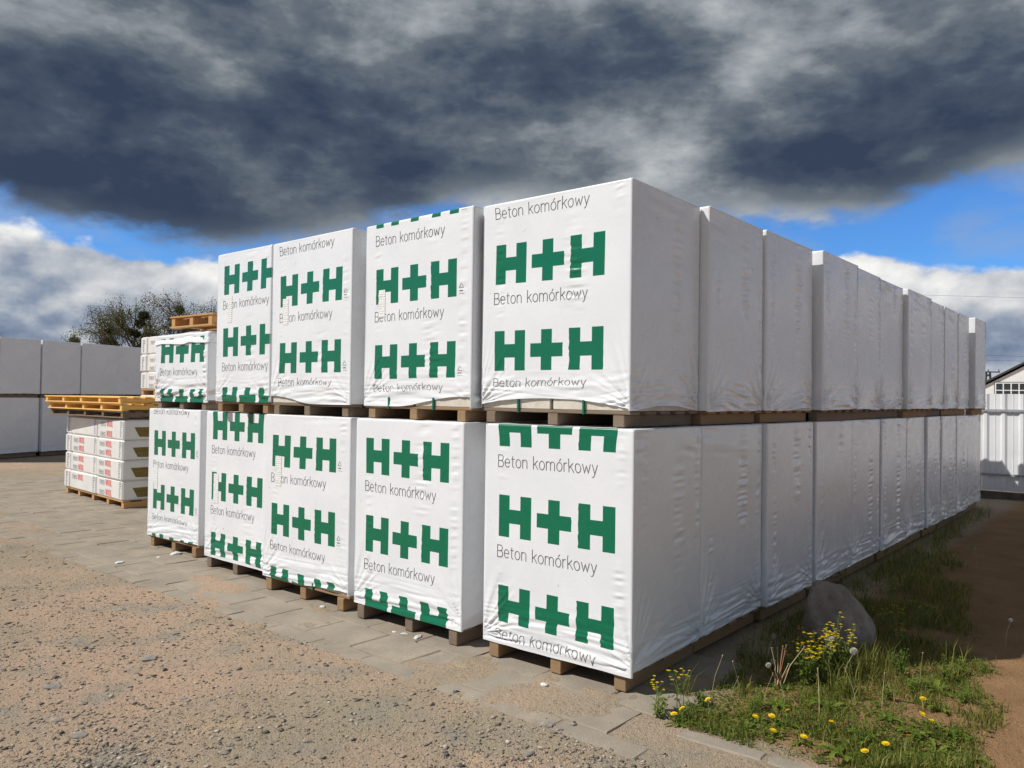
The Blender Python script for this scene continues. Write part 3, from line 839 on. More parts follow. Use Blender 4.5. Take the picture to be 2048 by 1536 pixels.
# ------------------------------------------------------------------ mineral wool stacks
def flat_text(txt, cap, width, stroke): return text2d(txt, cap, width, stroke, .16)
NEO, NEOF = flat_text('neo', .085, .19, .013); WOOL, WOOLF = flat_text('WOOL', .080, .235, .019)
STRV, STRF = [], []
_r = random.Random(4)
for k in range(9):
    y0 = .02 + k * .026; L_ = _r.uniform(.04, .085)
    n = len(STRV); STRV += [(.0, y0), (L_, y0), (L_, y0 + .016), (0, y0 + .016)]; STRF.append((n, n + 1, n + 2, n + 3))
STRV = np.array(STRV)
def wool_stack(loc, th, cols, D, courses, ch, label, group=None, seed=0, wood='new_wood', windows=True):
    r = random.Random(seed)
    t = thing('wool_stack', loc, th, label, 'insulation', group)
    W = sum(cols); pz = .10
    for x in (-W / 2 + .05, -W / 4, .0, W / 4, W / 2 - .05):
        box('bearer', (x - .045, x + .045, -D / 2 + .03, D / 2 - .03, 0, pz - .0205), wood, t, ch=.003)
    for k in range(5):
        y = -D / 2 + .07 + (D - .14) * k / 4
        box('deck_board', (-W / 2 + .01, W / 2 - .01, y - .05, y + .05, pz - .02, pz), wood, t, ch=.003)
    for c_ in range(courses):
        x = -W / 2
        for ci, cw in enumerate(cols):
            j, jj = r.uniform(-.012, .012), r.uniform(-.012, .012)
            z0, z1 = pz + .001 + c_ * ch, pz + (c_ + 1) * ch - .003
            X0, X1, Y0, Y1 = x + .004 + jj, x + cw - .004 + jj, -D / 2 + j, D / 2 + j
            pk = box('wool_pack', (X0, X1, Y0, Y1, z0, z1), 'pack_film', t, ch=.022)
            def print_on(nm, v, f, px, pz_, m, sx=1.0):
                obj(nm, np.stack([px + v[:, 0] * sx, np.full(len(v), Y0 - .002), pz_ + v[:, 1]], -1), f, m, pk)
            if cw > .6:
                for half_ in (0, 1):
                    if r.random() < .86:
                        zt = z0 + .035 + (.135 if half_ == 0 else .0) + r.uniform(-.008, .008)
                        print_on('lettering', NEO, NEOF, X0 + .14, zt, 'letter_slate'); print_on('lettering', WOOL, WOOLF, X0 + .38, zt, 'letter_red')
                    if half_ == 0 and r.random() < .35: break
                print_on('small_print', STRV, STRF, X1 - .13 if ci == 1 else X1 - .12, z0 + .02, 'letter_slate')
            else:
                print_on('small_print', STRV, STRF, X0 + .09, z0 + .02, 'letter_slate', 1.3)
            if windows and ci == len(cols) - 1:
                a0 = r.uniform(.10, .16); a1 = D - r.uniform(.10, .2)
                V = [(X1 + .002, Y0 + a0, z0 + ch * .62), (X1 + .002, Y0 + a1, z0 + ch * .66), (X1 + .002, Y0 + a1 - .05, z0 + ch * .16), (X1 + .002, Y0 + (a0 + a1) / 2, z0 + ch * .10), (X1 + .002, Y0 + a0 + .07, z0 + ch * .15)]
                obj('wool_face', V, [(4, 3, 2, 1, 0)], 'mineral_wool', pk)
            x += cw
    return t
wa = math.atan2(11.096 - 12.814, -5.485 + 7.277)
wc = np.array([(-7.277 - 5.485) / 2, (12.814 + 11.096) / 2]) + np.array([math.cos(wa + math.pi / 2), math.sin(wa + math.pi / 2)]) * .6
wool_stack((wc[0], wc[1], .004), wa, (.27, 1.18, 1.03), 1.2, 4, .288, 'wrapped stack of white mineral wool packs with red lettering under loose pallets', seed=3)
wb = np.array([-6.88, 14.5]) + np.array([math.cos(wa), math.sin(wa)]) * 1.2 + np.array([math.cos(wa + math.pi / 2), math.sin(wa + math.pi / 2)]) * .6
wool_stack((wb[0], wb[1], .004), wa, (.3, 1.08, 1.02), 1.2, 5, .30, 'mineral wool stack standing behind the one that carries loose pallets', seed=5, windows=False)
wool_stack((wb[0], wb[1], 1.606), wa, (.3, 1.08, 1.02), 1.2, 3, .32, 'raised mineral wool stack with slate side print beside the half-used wrapped pallet', seed=6, windows=False)

# ------------------------------------------------------------------ fence
fd = np.array([.767, -.641]); fa = math.atan2(fd[1], fd[0])
fp = np.array([8.32, 13.87])
fence = thing('metal_fence', (fp[0], fp[1], 0), fa, 'white ribbed sheet metal fence with grey rails behind the stack', 'fence')
PW, PD = 1.08, .27
me_panel = None
def panel_mesh():
    prof = []
    for k in range(4):
        b = k * PD
        prof += [(b, 0), (b + .035, -.028), (b + .075, -.028), (b + .11, 0), (b + .185, 0), (b + .19, -.006), (b + .20, -.006), (b + .205, 0)]
    prof.append((PW - .004, 0))
    V = [(x, y, z) for z in (.135, 1.825) for x, y in prof]; n = len(prof)
    F = [(i, i + 1, n + i + 1, n + i) for i in range(n - 1)]
    V2 = [(x, y + .003, z) for x, y, z in V]; F2 = [tuple(reversed([q + len(V) for q in f])) for f in F]
    m_ = bpy.data.meshes.new('sheet_panel'); m_.from_pydata(V + V2, [], F + F2); m_.materials.append(MATS['fence_metal']); return m_
pm = panel_mesh()
for k in range(-5, 8):
    o = link('sheet_panel', pm, fence); o.location = (k * PW, 0, 0)
for k in range(-2, 4):
    x = k * 2.6 + .9
    box('post', (x - .03, x + .03, .006, .06, 0, 1.80), 'fence_rail', fence)
for z in (1.52, .40):
    box('rail', (-5.4, 8.6, -.055, -.0285, z, z + .035), 'fence_rail', fence)
box('base', (-5.4, 8.6, -.03, .10, -.1, .12), 'concrete_base', fence, ch=.01)

# ------------------------------------------------------------------ workshop house, pole, wires
hs = thing('workshop', (38.46, 58.5, 0), R(-33), 'white gabled workshop with dark roof edge and gridded window beyond the fence', 'building')
hw, ez, rz_ = 2.7, 3.05, 4.80
Vw = [(-hw, 0, 0), (hw, 0, 0), (hw, 0, ez), (0, 0, rz_ - .18), (-hw, 0, ez), (-hw, 9, 0), (hw, 9, 0), (hw, 9, ez), (0, 9, rz_ - .18), (-hw, 9, ez)]
obj('wall', Vw, [(0, 1, 2, 3, 4), (9, 8, 7, 6, 5), (0, 4, 9, 5), (1, 6, 7, 2)], 'render_white', hs)
sl = (rz_ - 3.02) / (hw + .35)
rv, rf = [], []
for sg in (-1, 1):
    n = len(rv); x1 = sg * (hw + .38); z1 = rz_ - sl * (hw + .38)
    rv += [(0, -.22, rz_), (x1, -.22, z1), (x1, 9.5, z1), (0, 9.5, rz_), (0, -.22, rz_ + .16), (x1, -.22, z1 + .16), (x1, 9.5, z1 + .16), (0, 9.5, rz_ + .16)]
    rf += [tuple(n + q for q in f) for f in ((0, 1, 2, 3), (7, 6, 5, 4), (0, 4, 5, 1), (1, 5, 6, 2), (2, 6, 7, 3))]
obj('roof', rv, rf, 'roof_dark', hs)
win = box('window', (-2.12, 2.6, -.06, -.01, .4, 3.32), 'roof_dark', hs)
for i in range(9):
    x0 = -2.0 + i * .5
    for j in range(5):
        z0 = .55 + j * .545
        if x0 + .46 < 2.55: box('pane', (x0, x0 + .44, -.075, -.062, z0, z0 + .46), 'glass_dark', win)
for i in range(10):
    x0 = -2.03 + i * .5
    if x0 < 2.6: box('glazing_bar', (x0 - .04, x0 + .04, -.10, -.076, .45, 3.26), 'window_frame', win)
for j in range(6):
    z0 = .505 + j * .545
    box('glazing_bar', (-2.06, 2.55, -.098, -.0762, z0 - .035, z0 + .035), 'window_frame', win)
pl = thing('power_pole', (42.5, 70, 0), 0, 'dark power line pole with short crossarms rising behind the workshop', 'pole')
obj('mast', *join([tube([(-.45, 0, 0), (-.16, 0, 4.5)], .09, 6), tube([(.45, 0, 0), (.16, 0, 4.5)], .09, 6), tube([(-.2, 0, 4.0), (.2, 0, 4.4)], .04, 4), tube([(.2, 0, 4.0), (-.2, 0, 4.4)], .04, 4)]), 'wire', pl)
obj('crossarm', *tube([(-1.05, 0, 4.5), (1.05, 0, 4.5)], .055, 5), 'wire', pl)
for x in (-.95, 0, .95): obj('insulator', *tube([(x, 0, 4.54), (x, 0, 4.75)], [.05, .03], 5), 'wire', pl)
for k, (za, zb_, y) in enumerate(((5.96, 5.74, 70), (5.51, 5.36, 70), (8.38, 8.33, 50))):
    P = [(12 * (y / 70) + i * 4.5, y, za + (zb_ - za) * (i * 4.5 - 30 * (y / 70)) / 8 * .5 + .006 * (i - 9) ** 2) for i in range(18)]
    tag(obj('power_line', *tube(P, .013 if y == 70 else .008, 4), 'wire'), ['upper of two thin power lines above the workshop roof', 'lower of two thin power lines above the workshop roof', 'single faint power line high above the fence'][k], 'wire')

# ------------------------------------------------------------------ trees
def tree(loc, h, spread, seed, label, mist=6, leaves=8500, group='bare spring trees with mistletoe', tl='tree_leaf', lsz=(.035, .08)):
    r = np.random.default_rng(seed)
    t = thing('tree', loc, 0, label, 'tree', group)
    segs = []; tips = []
    def grow(p, d, L, rad, lvl):
        n = 4; pts = [p]
        for k in range(n):
            d = d + r.normal(0, .13, 3) + np.array([0, 0, .05]); d /= np.linalg.norm(d); p = p + d * L / n; pts.append(p)
        segs.append((pts, list(np.linspace(rad, rad * .55, n + 1))))
        if lvl >= 4: tips.append((pts, lvl)); return
        if lvl >= 2: tips.append((pts, lvl))
        for k in range(3 if lvl < 3 else 2):
            a = r.uniform(0, 6.28); tilt = r.uniform(.35, .85)
            o1 = np.cross(d, [0, 0, 1.]) ; o1 = o1 / (np.linalg.norm(o1) + 1e-6) if np.linalg.norm(o1) > .1 else np.array([1., 0, 0])
            o2 = np.cross(d, o1)
            nd = d * math.cos(tilt) + (o1 * math.cos(a) + o2 * math.sin(a)) * math.sin(tilt) * spread
            grow(pts[r.integers(2, n + 1)], nd / np.linalg.norm(nd), L * r.uniform(.68, .86), rad * .55, lvl + 1)
    grow(np.zeros(3), np.array([r.normal(0, .06), 0, 1.]), h * .24, h * .017, 0)
    top = max(p[2] for pts, _ in segs for p in pts); k = h / top
    segs = [([q * k for q in pts], [w * k for w in rad]) for pts, rad in segs]; tips = [([q * k for q in pts], l) for pts, l in tips]
    obj('trunk', *join([tube(pts, [max(w, .012) for w in rad], 4) for pts, rad in segs]), 'bark', t)
    def leafcloud(name, C, N, rad, sz, mname, shell=False):
        pass
    P = []
    for _ in range(leaves):
        pts, l = tips[r.integers(len(tips))]; i = r.integers(1, len(pts)); f = r.random()
        P.append(pts[i - 1] * (1 - f) + pts[i] * f + r.normal(0, .22, 3))
    P = np.array(P)
    obj('crown', *leaf_quads(P, r.uniform(lsz[0], lsz[1], len(P)), r), tl, t, attrs={'tone': np.repeat(np.clip(r.normal(.5, .22, len(P)), 0, 1), 3)})
    for m_ in range(mist):
        pts, l = tips[r.integers(len(tips))]; c_ = pts[1]
        rad = r.uniform(.25, .58); n = int(420 * rad / .35)
        v = r.normal(0, 1, (n, 3)); v /= np.linalg.norm(v, axis=1)[:, None]; v *= (r.random(n) ** .45)[:, None] * rad * np.array([1, 1, .85])
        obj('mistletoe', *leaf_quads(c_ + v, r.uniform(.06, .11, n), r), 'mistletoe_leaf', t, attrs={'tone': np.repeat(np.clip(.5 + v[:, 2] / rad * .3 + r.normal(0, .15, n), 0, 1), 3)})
    return t
def leaf_quads(P, sz, r):
    n = len(P); a = r.normal(0, 1, (n, 3)); a /= np.linalg.norm(a, axis=1)[:, None]
    b = np.cross(a, r.normal(0, 1, (n, 3))); b /= np.linalg.norm(b, axis=1)[:, None] + 1e-9
    V = np.stack([P + a * sz[:, None], P - a * sz[:, None] * .5 + b * sz[:, None] * .6, P - a * sz[:, None] * .5 - b * sz[:, None] * .6], 1).reshape(-1, 3)
    return V, np.arange(3 * n).reshape(-1, 3)
for i, (x, y, h, sp, mi) in enumerate(((-29.6, 60, 8.1, 1.0, 7), (-28.7, 62, 9.0, .8, 7), (-27.4, 60, 8.9, .85, 8), (-26.9, 62, 9.6, .85, 8), (-25.4, 61, 9.3, .85, 8), (-24.3, 62, 9.5, .85, 7), (-22.4, 61, 9.2, .9, 5))):
    nm = ['broad low tree with mistletoe at the open end of the tree line', 'second tree of the mistletoe tree line, beside the broad low one', 'third tree of the mistletoe tree line', 'tallest tree of the mistletoe line above the small bare pallet', 'fifth tree of the mistletoe tree line', 'sixth tree of the mistletoe line beside the printed pallets', 'tree at the end of the mistletoe line, behind the printed pallets'][i]
    tree((x, y, 0), h, sp, 40 + i, nm, mi)
tree((35.3, 64, 0), 3.9, 1.3, 61, 'dark bushy tree beside the workshop wall beyond the fence', 0, 5200, None, 'mistletoe_leaf', (.08, .16))

# ------------------------------------------------------------------ boulder
import bmesh
bm = bmesh.new(); bmesh.ops.create_icosphere(bm, subdivisions=5, radius=1)
for v in bm.verts:
    c_ = v.co.copy()
    f = float(fbm(np.array([c_.x * 1.3 + 5 + c_.z * .7]), np.array([c_.y * 1.3 - c_.z * .9]), 81, 5)[0])
    q = 1 + f * .28
    x, y, z = c_.x * q, c_.y * q, c_.z * q
    z = z * (1.0 - .26 * max(x + .2, -.3)) if z > 0 else z * .35
    v.co = (x * .255, y * .22, z * .355)
me = bpy.data.meshes.new('boulder'); bm.to_mesh(me); bm.free(); me.materials.append(MATS['rock'])
me.polygons.foreach_set('use_smooth', np.ones(len(me.polygons), bool))
bo = link('boulder', me, None, (2.30, 5.50, .03), R(-12))
tag(bo, 'rounded grey boulder half hidden by yellow flowers beside the wrapped pallets', 'rock')

# ------------------------------------------------------------------ kerb stones and debris
kb = bpy.data.objects.new('kerb', None); col.objects.link(kb); kind(kb, 'structure')
for k, (x, y, L_, a) in enumerate(((1.02, 3.775, .42, -37), (1.38, 3.49, .45, -40), (.80, 4.30, .30, 38))):
    o = box('kerb_stone', (-L_ / 2, L_ / 2, -.05, .05, -.1, 0), 'slab', kb, ch=.008, loc=(x, y, gz_pt(x, y) + .007), rotz=R(a))
def shard(name, x, y, size, mname, label, cat, group, seed, flat=.4):
    r = np.random.default_rng(seed); bm = bmesh.new(); bmesh.ops.create_icosphere(bm, subdivisions=1 if mname == 'white_fragment' else 2, radius=1)
    k = r.uniform(.6, 1.3, 3)
    for v in bm.verts:
        d = v.co; f = float(fbm(np.array([d.x * 1.6 + seed]), np.array([d.y * 1.6 + d.z * 2]), seed, 3)[0])
        s_ = size * (1 + f * .9)
        v.co = (d.x * s_ * k[0], d.y * s_ * k[1], d.z * s_ * flat)
    me = bpy.data.meshes.new(name); bm.to_mesh(me); bm.free(); me.materials.append(MATS[mname])
    o = link(name, me, None, (x, y, max(gz_pt(x, y), 0 if abs(in_sn(x, y)[0]) < .6 else -1) + size * flat * .35), r.uniform(0, 6.28))
    return tag(o, label, cat, group)
WF = 'white block fragments on the paving'
for i, (x, y, s_) in enumerate(((-3.76, 7.58, .055), (-3.41, 8.05, .06), (-3.5, 7.86, .035), (.21, 4.52, .035), (-.72, 5.45, .035), (-.62, 5.38, .045), (-.80, 5.50, .025), (-1.45, 6.12, .035), (-2.9, 7.9, .03))):
    shard('block_fragment', x, y, s_ * .8, 'white_fragment', 'small white block fragment lying on the paving by the pallet feet', 'fragment', WF, 200 + i, .38)
GS = 'grey stones on the sandy yard'
rs = np.random.default_rng(77)
pts = [(-2.21, 4.87, .075), (-2.95, 6.0, .06), (-2.04, 3.77, .05), (-.15, 4.15, .035), (-1.25, 5.1, .025), (.19, 3.98, .045), (.26, 3.93, .04), (.33, 4.0, .03), (-1.75, 4.25, .035), (-.95, 3.75, .05), (-1.3, 3.62, .035), (-2.25, 3.95, .05)]
for _ in range(60):
    y = 3.4 + rs.random() ** 1.4 * 5; x = rs.uniform(-.66, .2) * y
    if in_sn(x, y)[0] < SLAB_EDGE - .1: pts.append((x, y, float(.009 + rs.exponential(.009))))
for i, (x, y, s_) in enumerate(pts):
    shard('stone', x, y, min(s_ * .62, .05), 'grey_stone', 'grey stone lying loose on the sandy yard', 'stone', GS, 300 + i, .22 if s_ > .03 else .5)

# ------------------------------------------------------------------ grass and weeds
def scatter(N, mask, seed, y0=3.4, y1=14, p=1.6, thr=.25, clump=3.0):
    r = np.random.default_rng(seed)
    y = y0 + (r.random(N) ** p) * (y1 - y0); x = r.uniform(.3, .66, N) * 0 + (r.uniform(.12, .72, N)) * y
    m = mask(x, y) * (1 - .93 * sstep(fbm(x * clump, y * clump, 94) + .35 * fbm(x * 9, y * 9, 97), .0, .2))
    ok = r.random(N) < m
    return x[ok], y[ok], r
def clearrock(x, y): return ((x - 2.30) / .27) ** 2 + ((y - 5.5) / .24) ** 2 > 1
def blades(name, x, y, h, w, r, mname, lean=.6):
    n = len(x); z = ground_z(x, y) - .004
    a = r.uniform(0, 6.283, n); la = r.uniform(0, 6.283, n); ln = r.uniform(.1, lean, n) * h
    B = np.stack([x, y, z], -1); side = np.stack([np.cos(a), np.sin(a), 0 * a], -1) * w[:, None]
    ld = np.stack([np.cos(la), np.sin(la), 0 * la], -1) * ln[:, None]
    up = np.array([0, 0, 1.])
    M = B + ld * .35 + up * (h * .6)[:, None]; T = B + ld + up * (h * (1 - .25 * (ln / h) ** 2))[:, None]
    V = np.stack([B - side, B + side, M - side * .75, M + side * .75, T], 1).reshape(-1, 3)
    k = np.arange(n)[:, None] * 5
    F = np.concatenate([k + np.array([[0, 1, 3]]), k + np.array([[0, 3, 2]]), k + np.array([[2, 3, 4]])], 1).reshape(-1, 3)
    o = obj(name, V, F, mname, attrs={'tone': np.repeat(np.clip(r.normal(.5, .24, n), 0, 1), 5)})
    return kind(o, 'stuff')
x, y, r = scatter(120000, grass_mask, 91, 3.5, 14, 1.9); ok = clearrock(x, y); x, y = x[ok], y[ok]; n = len(x); print('blades', n)
hgt = .018 + r.exponential(.020, n).clip(0, .09) + .02 * sstep(y, 4.8, 6) + .05 * sstep(fbm(x * 3, y * 3, 12), .12, .3) * r.random(n)
gr = blades('grass', x, y, hgt, r.uniform(.0013, .0032, n), r, 'grass', .9)
tag(gr, 'short patchy grass growing between the sandy yard and the wrapped pallets', 'grass')
# broad low leaves of ground cover
x, y, r = scatter(64000, grass_mask, 95, 3.45, 9, 2.2, clump=2.2); ok = clearrock(x, y); x, y = x[ok], y[ok]; n = len(x); print('leaves', n)
a = r.uniform(0, 6.283, n); L_ = r.uniform(.008, .028, n); wd = L_ * r.uniform(.16, .34, n); tl = r.uniform(.05, .75, n)
B = np.stack([x, y, ground_z(x, y) + r.uniform(.0, .022, n)], -1)
d = np.stack([np.cos(a) * np.cos(tl), np.sin(a) * np.cos(tl), np.sin(tl)], -1); sd_ = np.stack([-np.sin(a), np.cos(a), 0 * a], -1)
M = B + d * (L_ * .55)[:, None] + np.array([0, 0, 1.]) * (L_ * .12)[:, None]; T = B + d * L_[:, None] - np.array([0, 0, 1.]) * (L_ * .15)[:, None]
V = np.stack([B, M + sd_ * wd[:, None], M - np.array([0, 0, 1.]) * (wd * .4)[:, None], M - sd_ * wd[:, None], T], 1).reshape(-1, 3)
k = np.arange(n)[:, None] * 5
F = np.concatenate([k + np.array([[0, 2, 1]]), k + np.array([[0, 3, 2]]), k + np.array([[1, 2, 4]]), k + np.array([[2, 3, 4]])], 1).reshape(-1, 3)
lv = kind(obj('ground_cover', V, F, 'weed_leaf', attrs={'tone': np.repeat(np.clip(r.normal(.45, .25, n), 0, 1), 5)}), 'stuff')
tag(lv, 'low leafy weeds covering the soil among the grass', 'weeds')

def copy_tree(o, parent=None):
    c_ = o.copy(); col.objects.link(c_); c_.parent = parent
    for ch_ in list(o.children): copy_tree(ch_, c_)
    return c_
def toothed_leaf(L_, w, a, arch, r):
    """dandelion leaf with lobed edge, from origin outward along angle a"""
    V, F = [], []; n = 9
    for i in range(n):
        t = i / (n - 1); rr = L_ * t
        wid = w * (math.sin(math.pi * min(t * .9 + .05, 1)) ** .8) * (.45 + .55 * t) * (1.25 if i % 2 else .62) * (1 if i < n - 1 else .1)
        z = arch * math.sin(t * 2.4) * L_
        cx, cy = rr * math.cos(a), rr * math.sin(a)
        sx, sy = -math.sin(a) * wid, math.cos(a) * wid
        V += [(cx + sx, cy + sy, z + wid * .25), (cx, cy, z), (cx - sx, cy - sy, z + wid * .25)]
    for i in range(n - 1):
        b = i * 3; F += [(b, b + 1, b + 4, b + 3), (b + 1, b + 2, b + 5, b + 4)]
    return V, F
def rosette(parent, n, L_, r):
    for k in range(n):
        v, f = toothed_leaf(L_ * r.uniform(.6, 1.15), L_ * .17, 6.283 * k / n + r.uniform(-.3, .3), r.uniform(.12, .4), r)
        obj('leaf', v, f, 'weed_leaf', parent, attrs={'tone': np.full(len(v), min(1, max(0, r.gauss(.55, .2))))})
def head_mesh(rad, layers=3, npet=15):
    V, F = [], []
    for l in range(layers):
        r0, r1, z = rad * .12, rad * (1 - .25 * l), rad * (.10 + .16 * l)
        for k in range(npet):
            a = 6.283 * (k + l * .5) / npet; da = .17
            n = len(V)
            V += [(r0 * math.cos(a), r0 * math.sin(a), z * .6), (r1 * math.cos(a - da), r1 * math.sin(a - da), z + rad * .10), (r1 * 1.06 * math.cos(a), r1 * 1.06 * math.sin(a), z + rad * .08), (r1 * math.cos(a + da), r1 * math.sin(a + da), z + rad * .10)]
            F.append((n, n + 1, n + 2, n + 3))
    n = len(V); V += [(rad * .4 * math.cos(t), rad * .4 * math.sin(t), rad * .3) for t in np.linspace(0, 6.283, 9)[:-1]] + [(0, 0, rad * .45)]
    F += [(n + i, n + (i + 1) % 8, n + 8) for i in range(8)]
    return V, F
def dandelion(h, seed):
    r = random.Random(seed); t = thing('dandelion', (0, 0, 0), 0, 'yellow dandelion in flower low in the sunlit grass', 'dandelion', 'yellow dandelions in the grass')
    dxy = (r.uniform(-.02, .02), r.uniform(-.02, .02))
    obj('stem', *tube([(0, 0, -.005), (dxy[0] * .4, dxy[1] * .4, h * .6), (dxy[0], dxy[1], h)], .0022, 5), 'stem_green', t)
    o = obj('flower_head', *head_mesh(.017), 'petal', t); o.location = (dxy[0], dxy[1], h - .003); o.rotation_euler = (r.uniform(-.5, .2), r.uniform(-.4, .4), 0)
    rosette(t, 6, .075, r)
    return t
protos = [dandelion(.05, 1), dandelion(.075, 2), dandelion(.035, 3)]
spots = [(.863, 4.007), (.885, 4.0), (1.26, 4.02), (1.36, 4.023), (1.41, 4.0), (1.418, 3.80), (1.597, 3.94), (2.10, 3.99), (2.135, 3.975), (1.793, 3.70), (1.87, 3.73), (1.30, 3.86), (1.66, 3.62), (1.05, 4.12), (2.25, 4.3)]
for i, (x, y) in enumerate(spots):
    o = protos[i] if i < 3 else copy_tree(protos[i % 3])
    o.location = (x, y, gz_pt(x, y)); o.rotation_euler = (0, 0, random.uniform(0, 6.28))
# leafy rosettes without flowers
def rosette_plant(seed):
    t = thing('broadleaf_weed', (0, 0, 0), 0, 'flat rosette of lobed green leaves without flowers in the grass', 'weed', 'leafy rosettes in the grass')
    rosette(t, 9, .10, random.Random(seed)); return t
rp = [rosette_plant(5), rosette_plant(6)]
rr_ = np.random.default_rng(8)
for i, (x, y) in enumerate([(2.02, 3.72), (2.2, 3.9), (1.55, 3.66), (1.75, 3.86), (2.3, 4.2), (1.95, 4.05), (1.2, 3.95), (1.7, 4.2), (2.12, 3.62), (1.45, 4.25), (2.45, 4.5), (1.9, 3.6), (1.62, 3.75), (2.0, 3.88)]):
    o = rp[i] if i < 2 else copy_tree(rp[i % 2])
    s_ = rr_.uniform(.7, 1.25); o.location = (x, y, gz_pt(x, y) + .004); o.rotation_euler = (0, 0, rr_.uniform(0, 6.28)); o.scale = (s_,) * 3
# tall yellow-flowered weeds
def mustard(h, nst, seed, label, group, spread=.16, nfl=5):
    r = random.Random(seed); t = thing('yellow_flower_weed', (0, 0, 0), 0, label, 'wildflower', group)
    for k in range(nst):
        a = r.uniform(0, 6.283); d = r.uniform(.2, 1) * spread; hh = h * r.uniform(.62, 1.05)
        P = [(0 + .02 * math.cos(a), .02 * math.sin(a), -.01), (d * .45 * math.cos(a), d * .45 * math.sin(a), hh * .55), (d * math.cos(a), d * math.sin(a), hh)]
        st = [tube(P, [.0028, .002, .0012], 4)]; fl = []
        for b in range(nfl):
            q = r.uniform(.72, 1.0); bx, by = d * q * math.cos(a) + r.uniform(-.035, .035), d * q * math.sin(a) + r.uniform(-.035, .035); bz = hh * q + r.uniform(.005, .035)
            st.append(tube([(d * q * .9 * math.cos(a), d * q * .9 * math.sin(a), hh * q * .9), (bx, by, bz)], .0009, 3))
            fl.append((bx, by, bz))
        obj('stem', *join(st), 'stem_green', t)
        V, F = [], []
        for (bx, by, bz) in fl:
            v, f = head_mesh(r.uniform(.007, .0115), 2, 6); n = len(V); V += [(p[0] + bx, p[1] + by, p[2] + bz) for p in v]; F += [tuple(i + n for i in q) for q in f]
        kind(obj('flowers', V, F, 'petal', t), 'stuff')
        V, F = [], []
        for b in range(7):
            q = r.uniform(.08, .75); v, f = toothed_leaf(r.uniform(.03, .07), .008, r.uniform(0, 6.28), .35, r)
            n = len(V); V += [(p[0] + d * q * .8 * math.cos(a), p[1] + d * q * .8 * math.sin(a), p[2] + hh * q) for p in v]; F += [tuple(i + n for i in w_) for w_ in f]
        obj('leaves', V, F, 'weed_leaf', t, attrs={'tone': np.full(len(V), r.uniform(.3, .8))})
    return t
def put(o, x, y, rz=0, sc=1): o.location = (x, y, gz_pt(x, y)); o.rotation_euler = (0, 0, rz); o.scale = (sc,) * 3; return o
put(mustard(.30, 14, 21, 'bushy clump of yellow wildflowers in front of the boulder', None), 1.84, 4.66)
put(mustard(.36, 11, 22, 'taller yellow wildflowers reaching up before the boulder face', None, .14), 2.00, 4.72)
put(mustard(.25, 10, 23, 'short yellow wildflowers beside the dandelion stalk clump', None, .12), 1.72, 4.60)
put(mustard(.19, 2, 24, 'thin yellow wildflower at the paving edge, nearest the corner pallet foot', None, .05, 6), .80, 4.19)
put(mustard(.19, 2, 25, 'thin yellow wildflower at the paving edge, beside the sandy bare patch', None, .06, 7), .92, 4.20)
shd = mustard(.20, 3, 26, 'small yellow wildflower in the shaded grass beside the wrapped pallets', 'yellow wildflowers in the shade', .10, 4)
for i, (x, y) in enumerate(((3.35, 6.9), (3.2, 6.6), (3.55, 7.0), (2.92, 5.85), (3.1, 5.9), (2.75, 5.75), (4.15, 7.6), (4.35, 7.75), (4.0, 8.4), (3.0, 7.1), (2.66, 5.35))):
    put(shd if i == 0 else copy_tree(shd), x, y, random.uniform(0, 6.28), random.uniform(.75, 1.1))
# dandelion clocks and bare stalks
def fluff(rad, r, n=150):
    V, F = [], []
    for k in range(n):
        z = 1 - 2 * (k + .5) / n; a = k * 2.39996; q = math.sqrt(1 - z * z); d = Vector((q * math.cos(a), q * math.sin(a), z)); o_ = d.orthogonal().normalized() * rad * .10; o2 = d.cross(o_)
        b = len(V); e = d * rad
        V += [tuple(d * rad * .15), tuple(e + o_), tuple(e - o_ * .5 + o2 * .86), tuple(e - o_ * .5 - o2 * .86)]
        F += [(b, b + 1, b + 2), (b, b + 2, b + 3), (b + 1, b + 3, b + 2)]
    return V, F
def clock(h, lean, seed, label, group, rad=.017):
    r = random.Random(seed); t = thing('dandelion_clock', (0, 0, 0), 0, label, 'dandelion', group)
    a = r.uniform(0, 6.28); e = (lean * h * math.cos(a), lean * h * math.sin(a), h)
    obj('stem', *tube([(0, 0, -.005), (e[0] * .35, e[1] * .35, h * .6), e], [.0024, .002, .0017], 5), 'stem_straw', t)
    o = obj('seed_head', *fluff(rad, r), 'fluff', t); o.location = (e[0], e[1], e[2] + rad * .3)
    return t
put(clock(.24, .25, 1, 'pale dandelion clock over the yellow clump in front of the boulder', None, .017), 1.88, 4.64)
put(clock(.20, .3, 2, 'largest dandelion clock below the boulder among yellow flowers', None, .022), 1.95, 4.60)
ck = clock(.17, .3, 3, 'small dandelion clock standing in the shaded grass', 'dandelion clocks in the shade', .015)
for i, (x, y) in enumerate(((4.75, 8.0), (2.0, 5.15), (2.12, 5.1), (1.62, 4.95), (5.0, 9.6), (3.4, 5.4))): put(ck if i == 0 else copy_tree(ck), x, y, random.uniform(0, 6.28))
t = thing('dandelion_stalks', (1.56, 4.55, gz_pt(1.56, 4.55)), 0, 'clump of reddish leaning dandelion stalks, mostly without heads', 'dandelion')
r = random.Random(12)
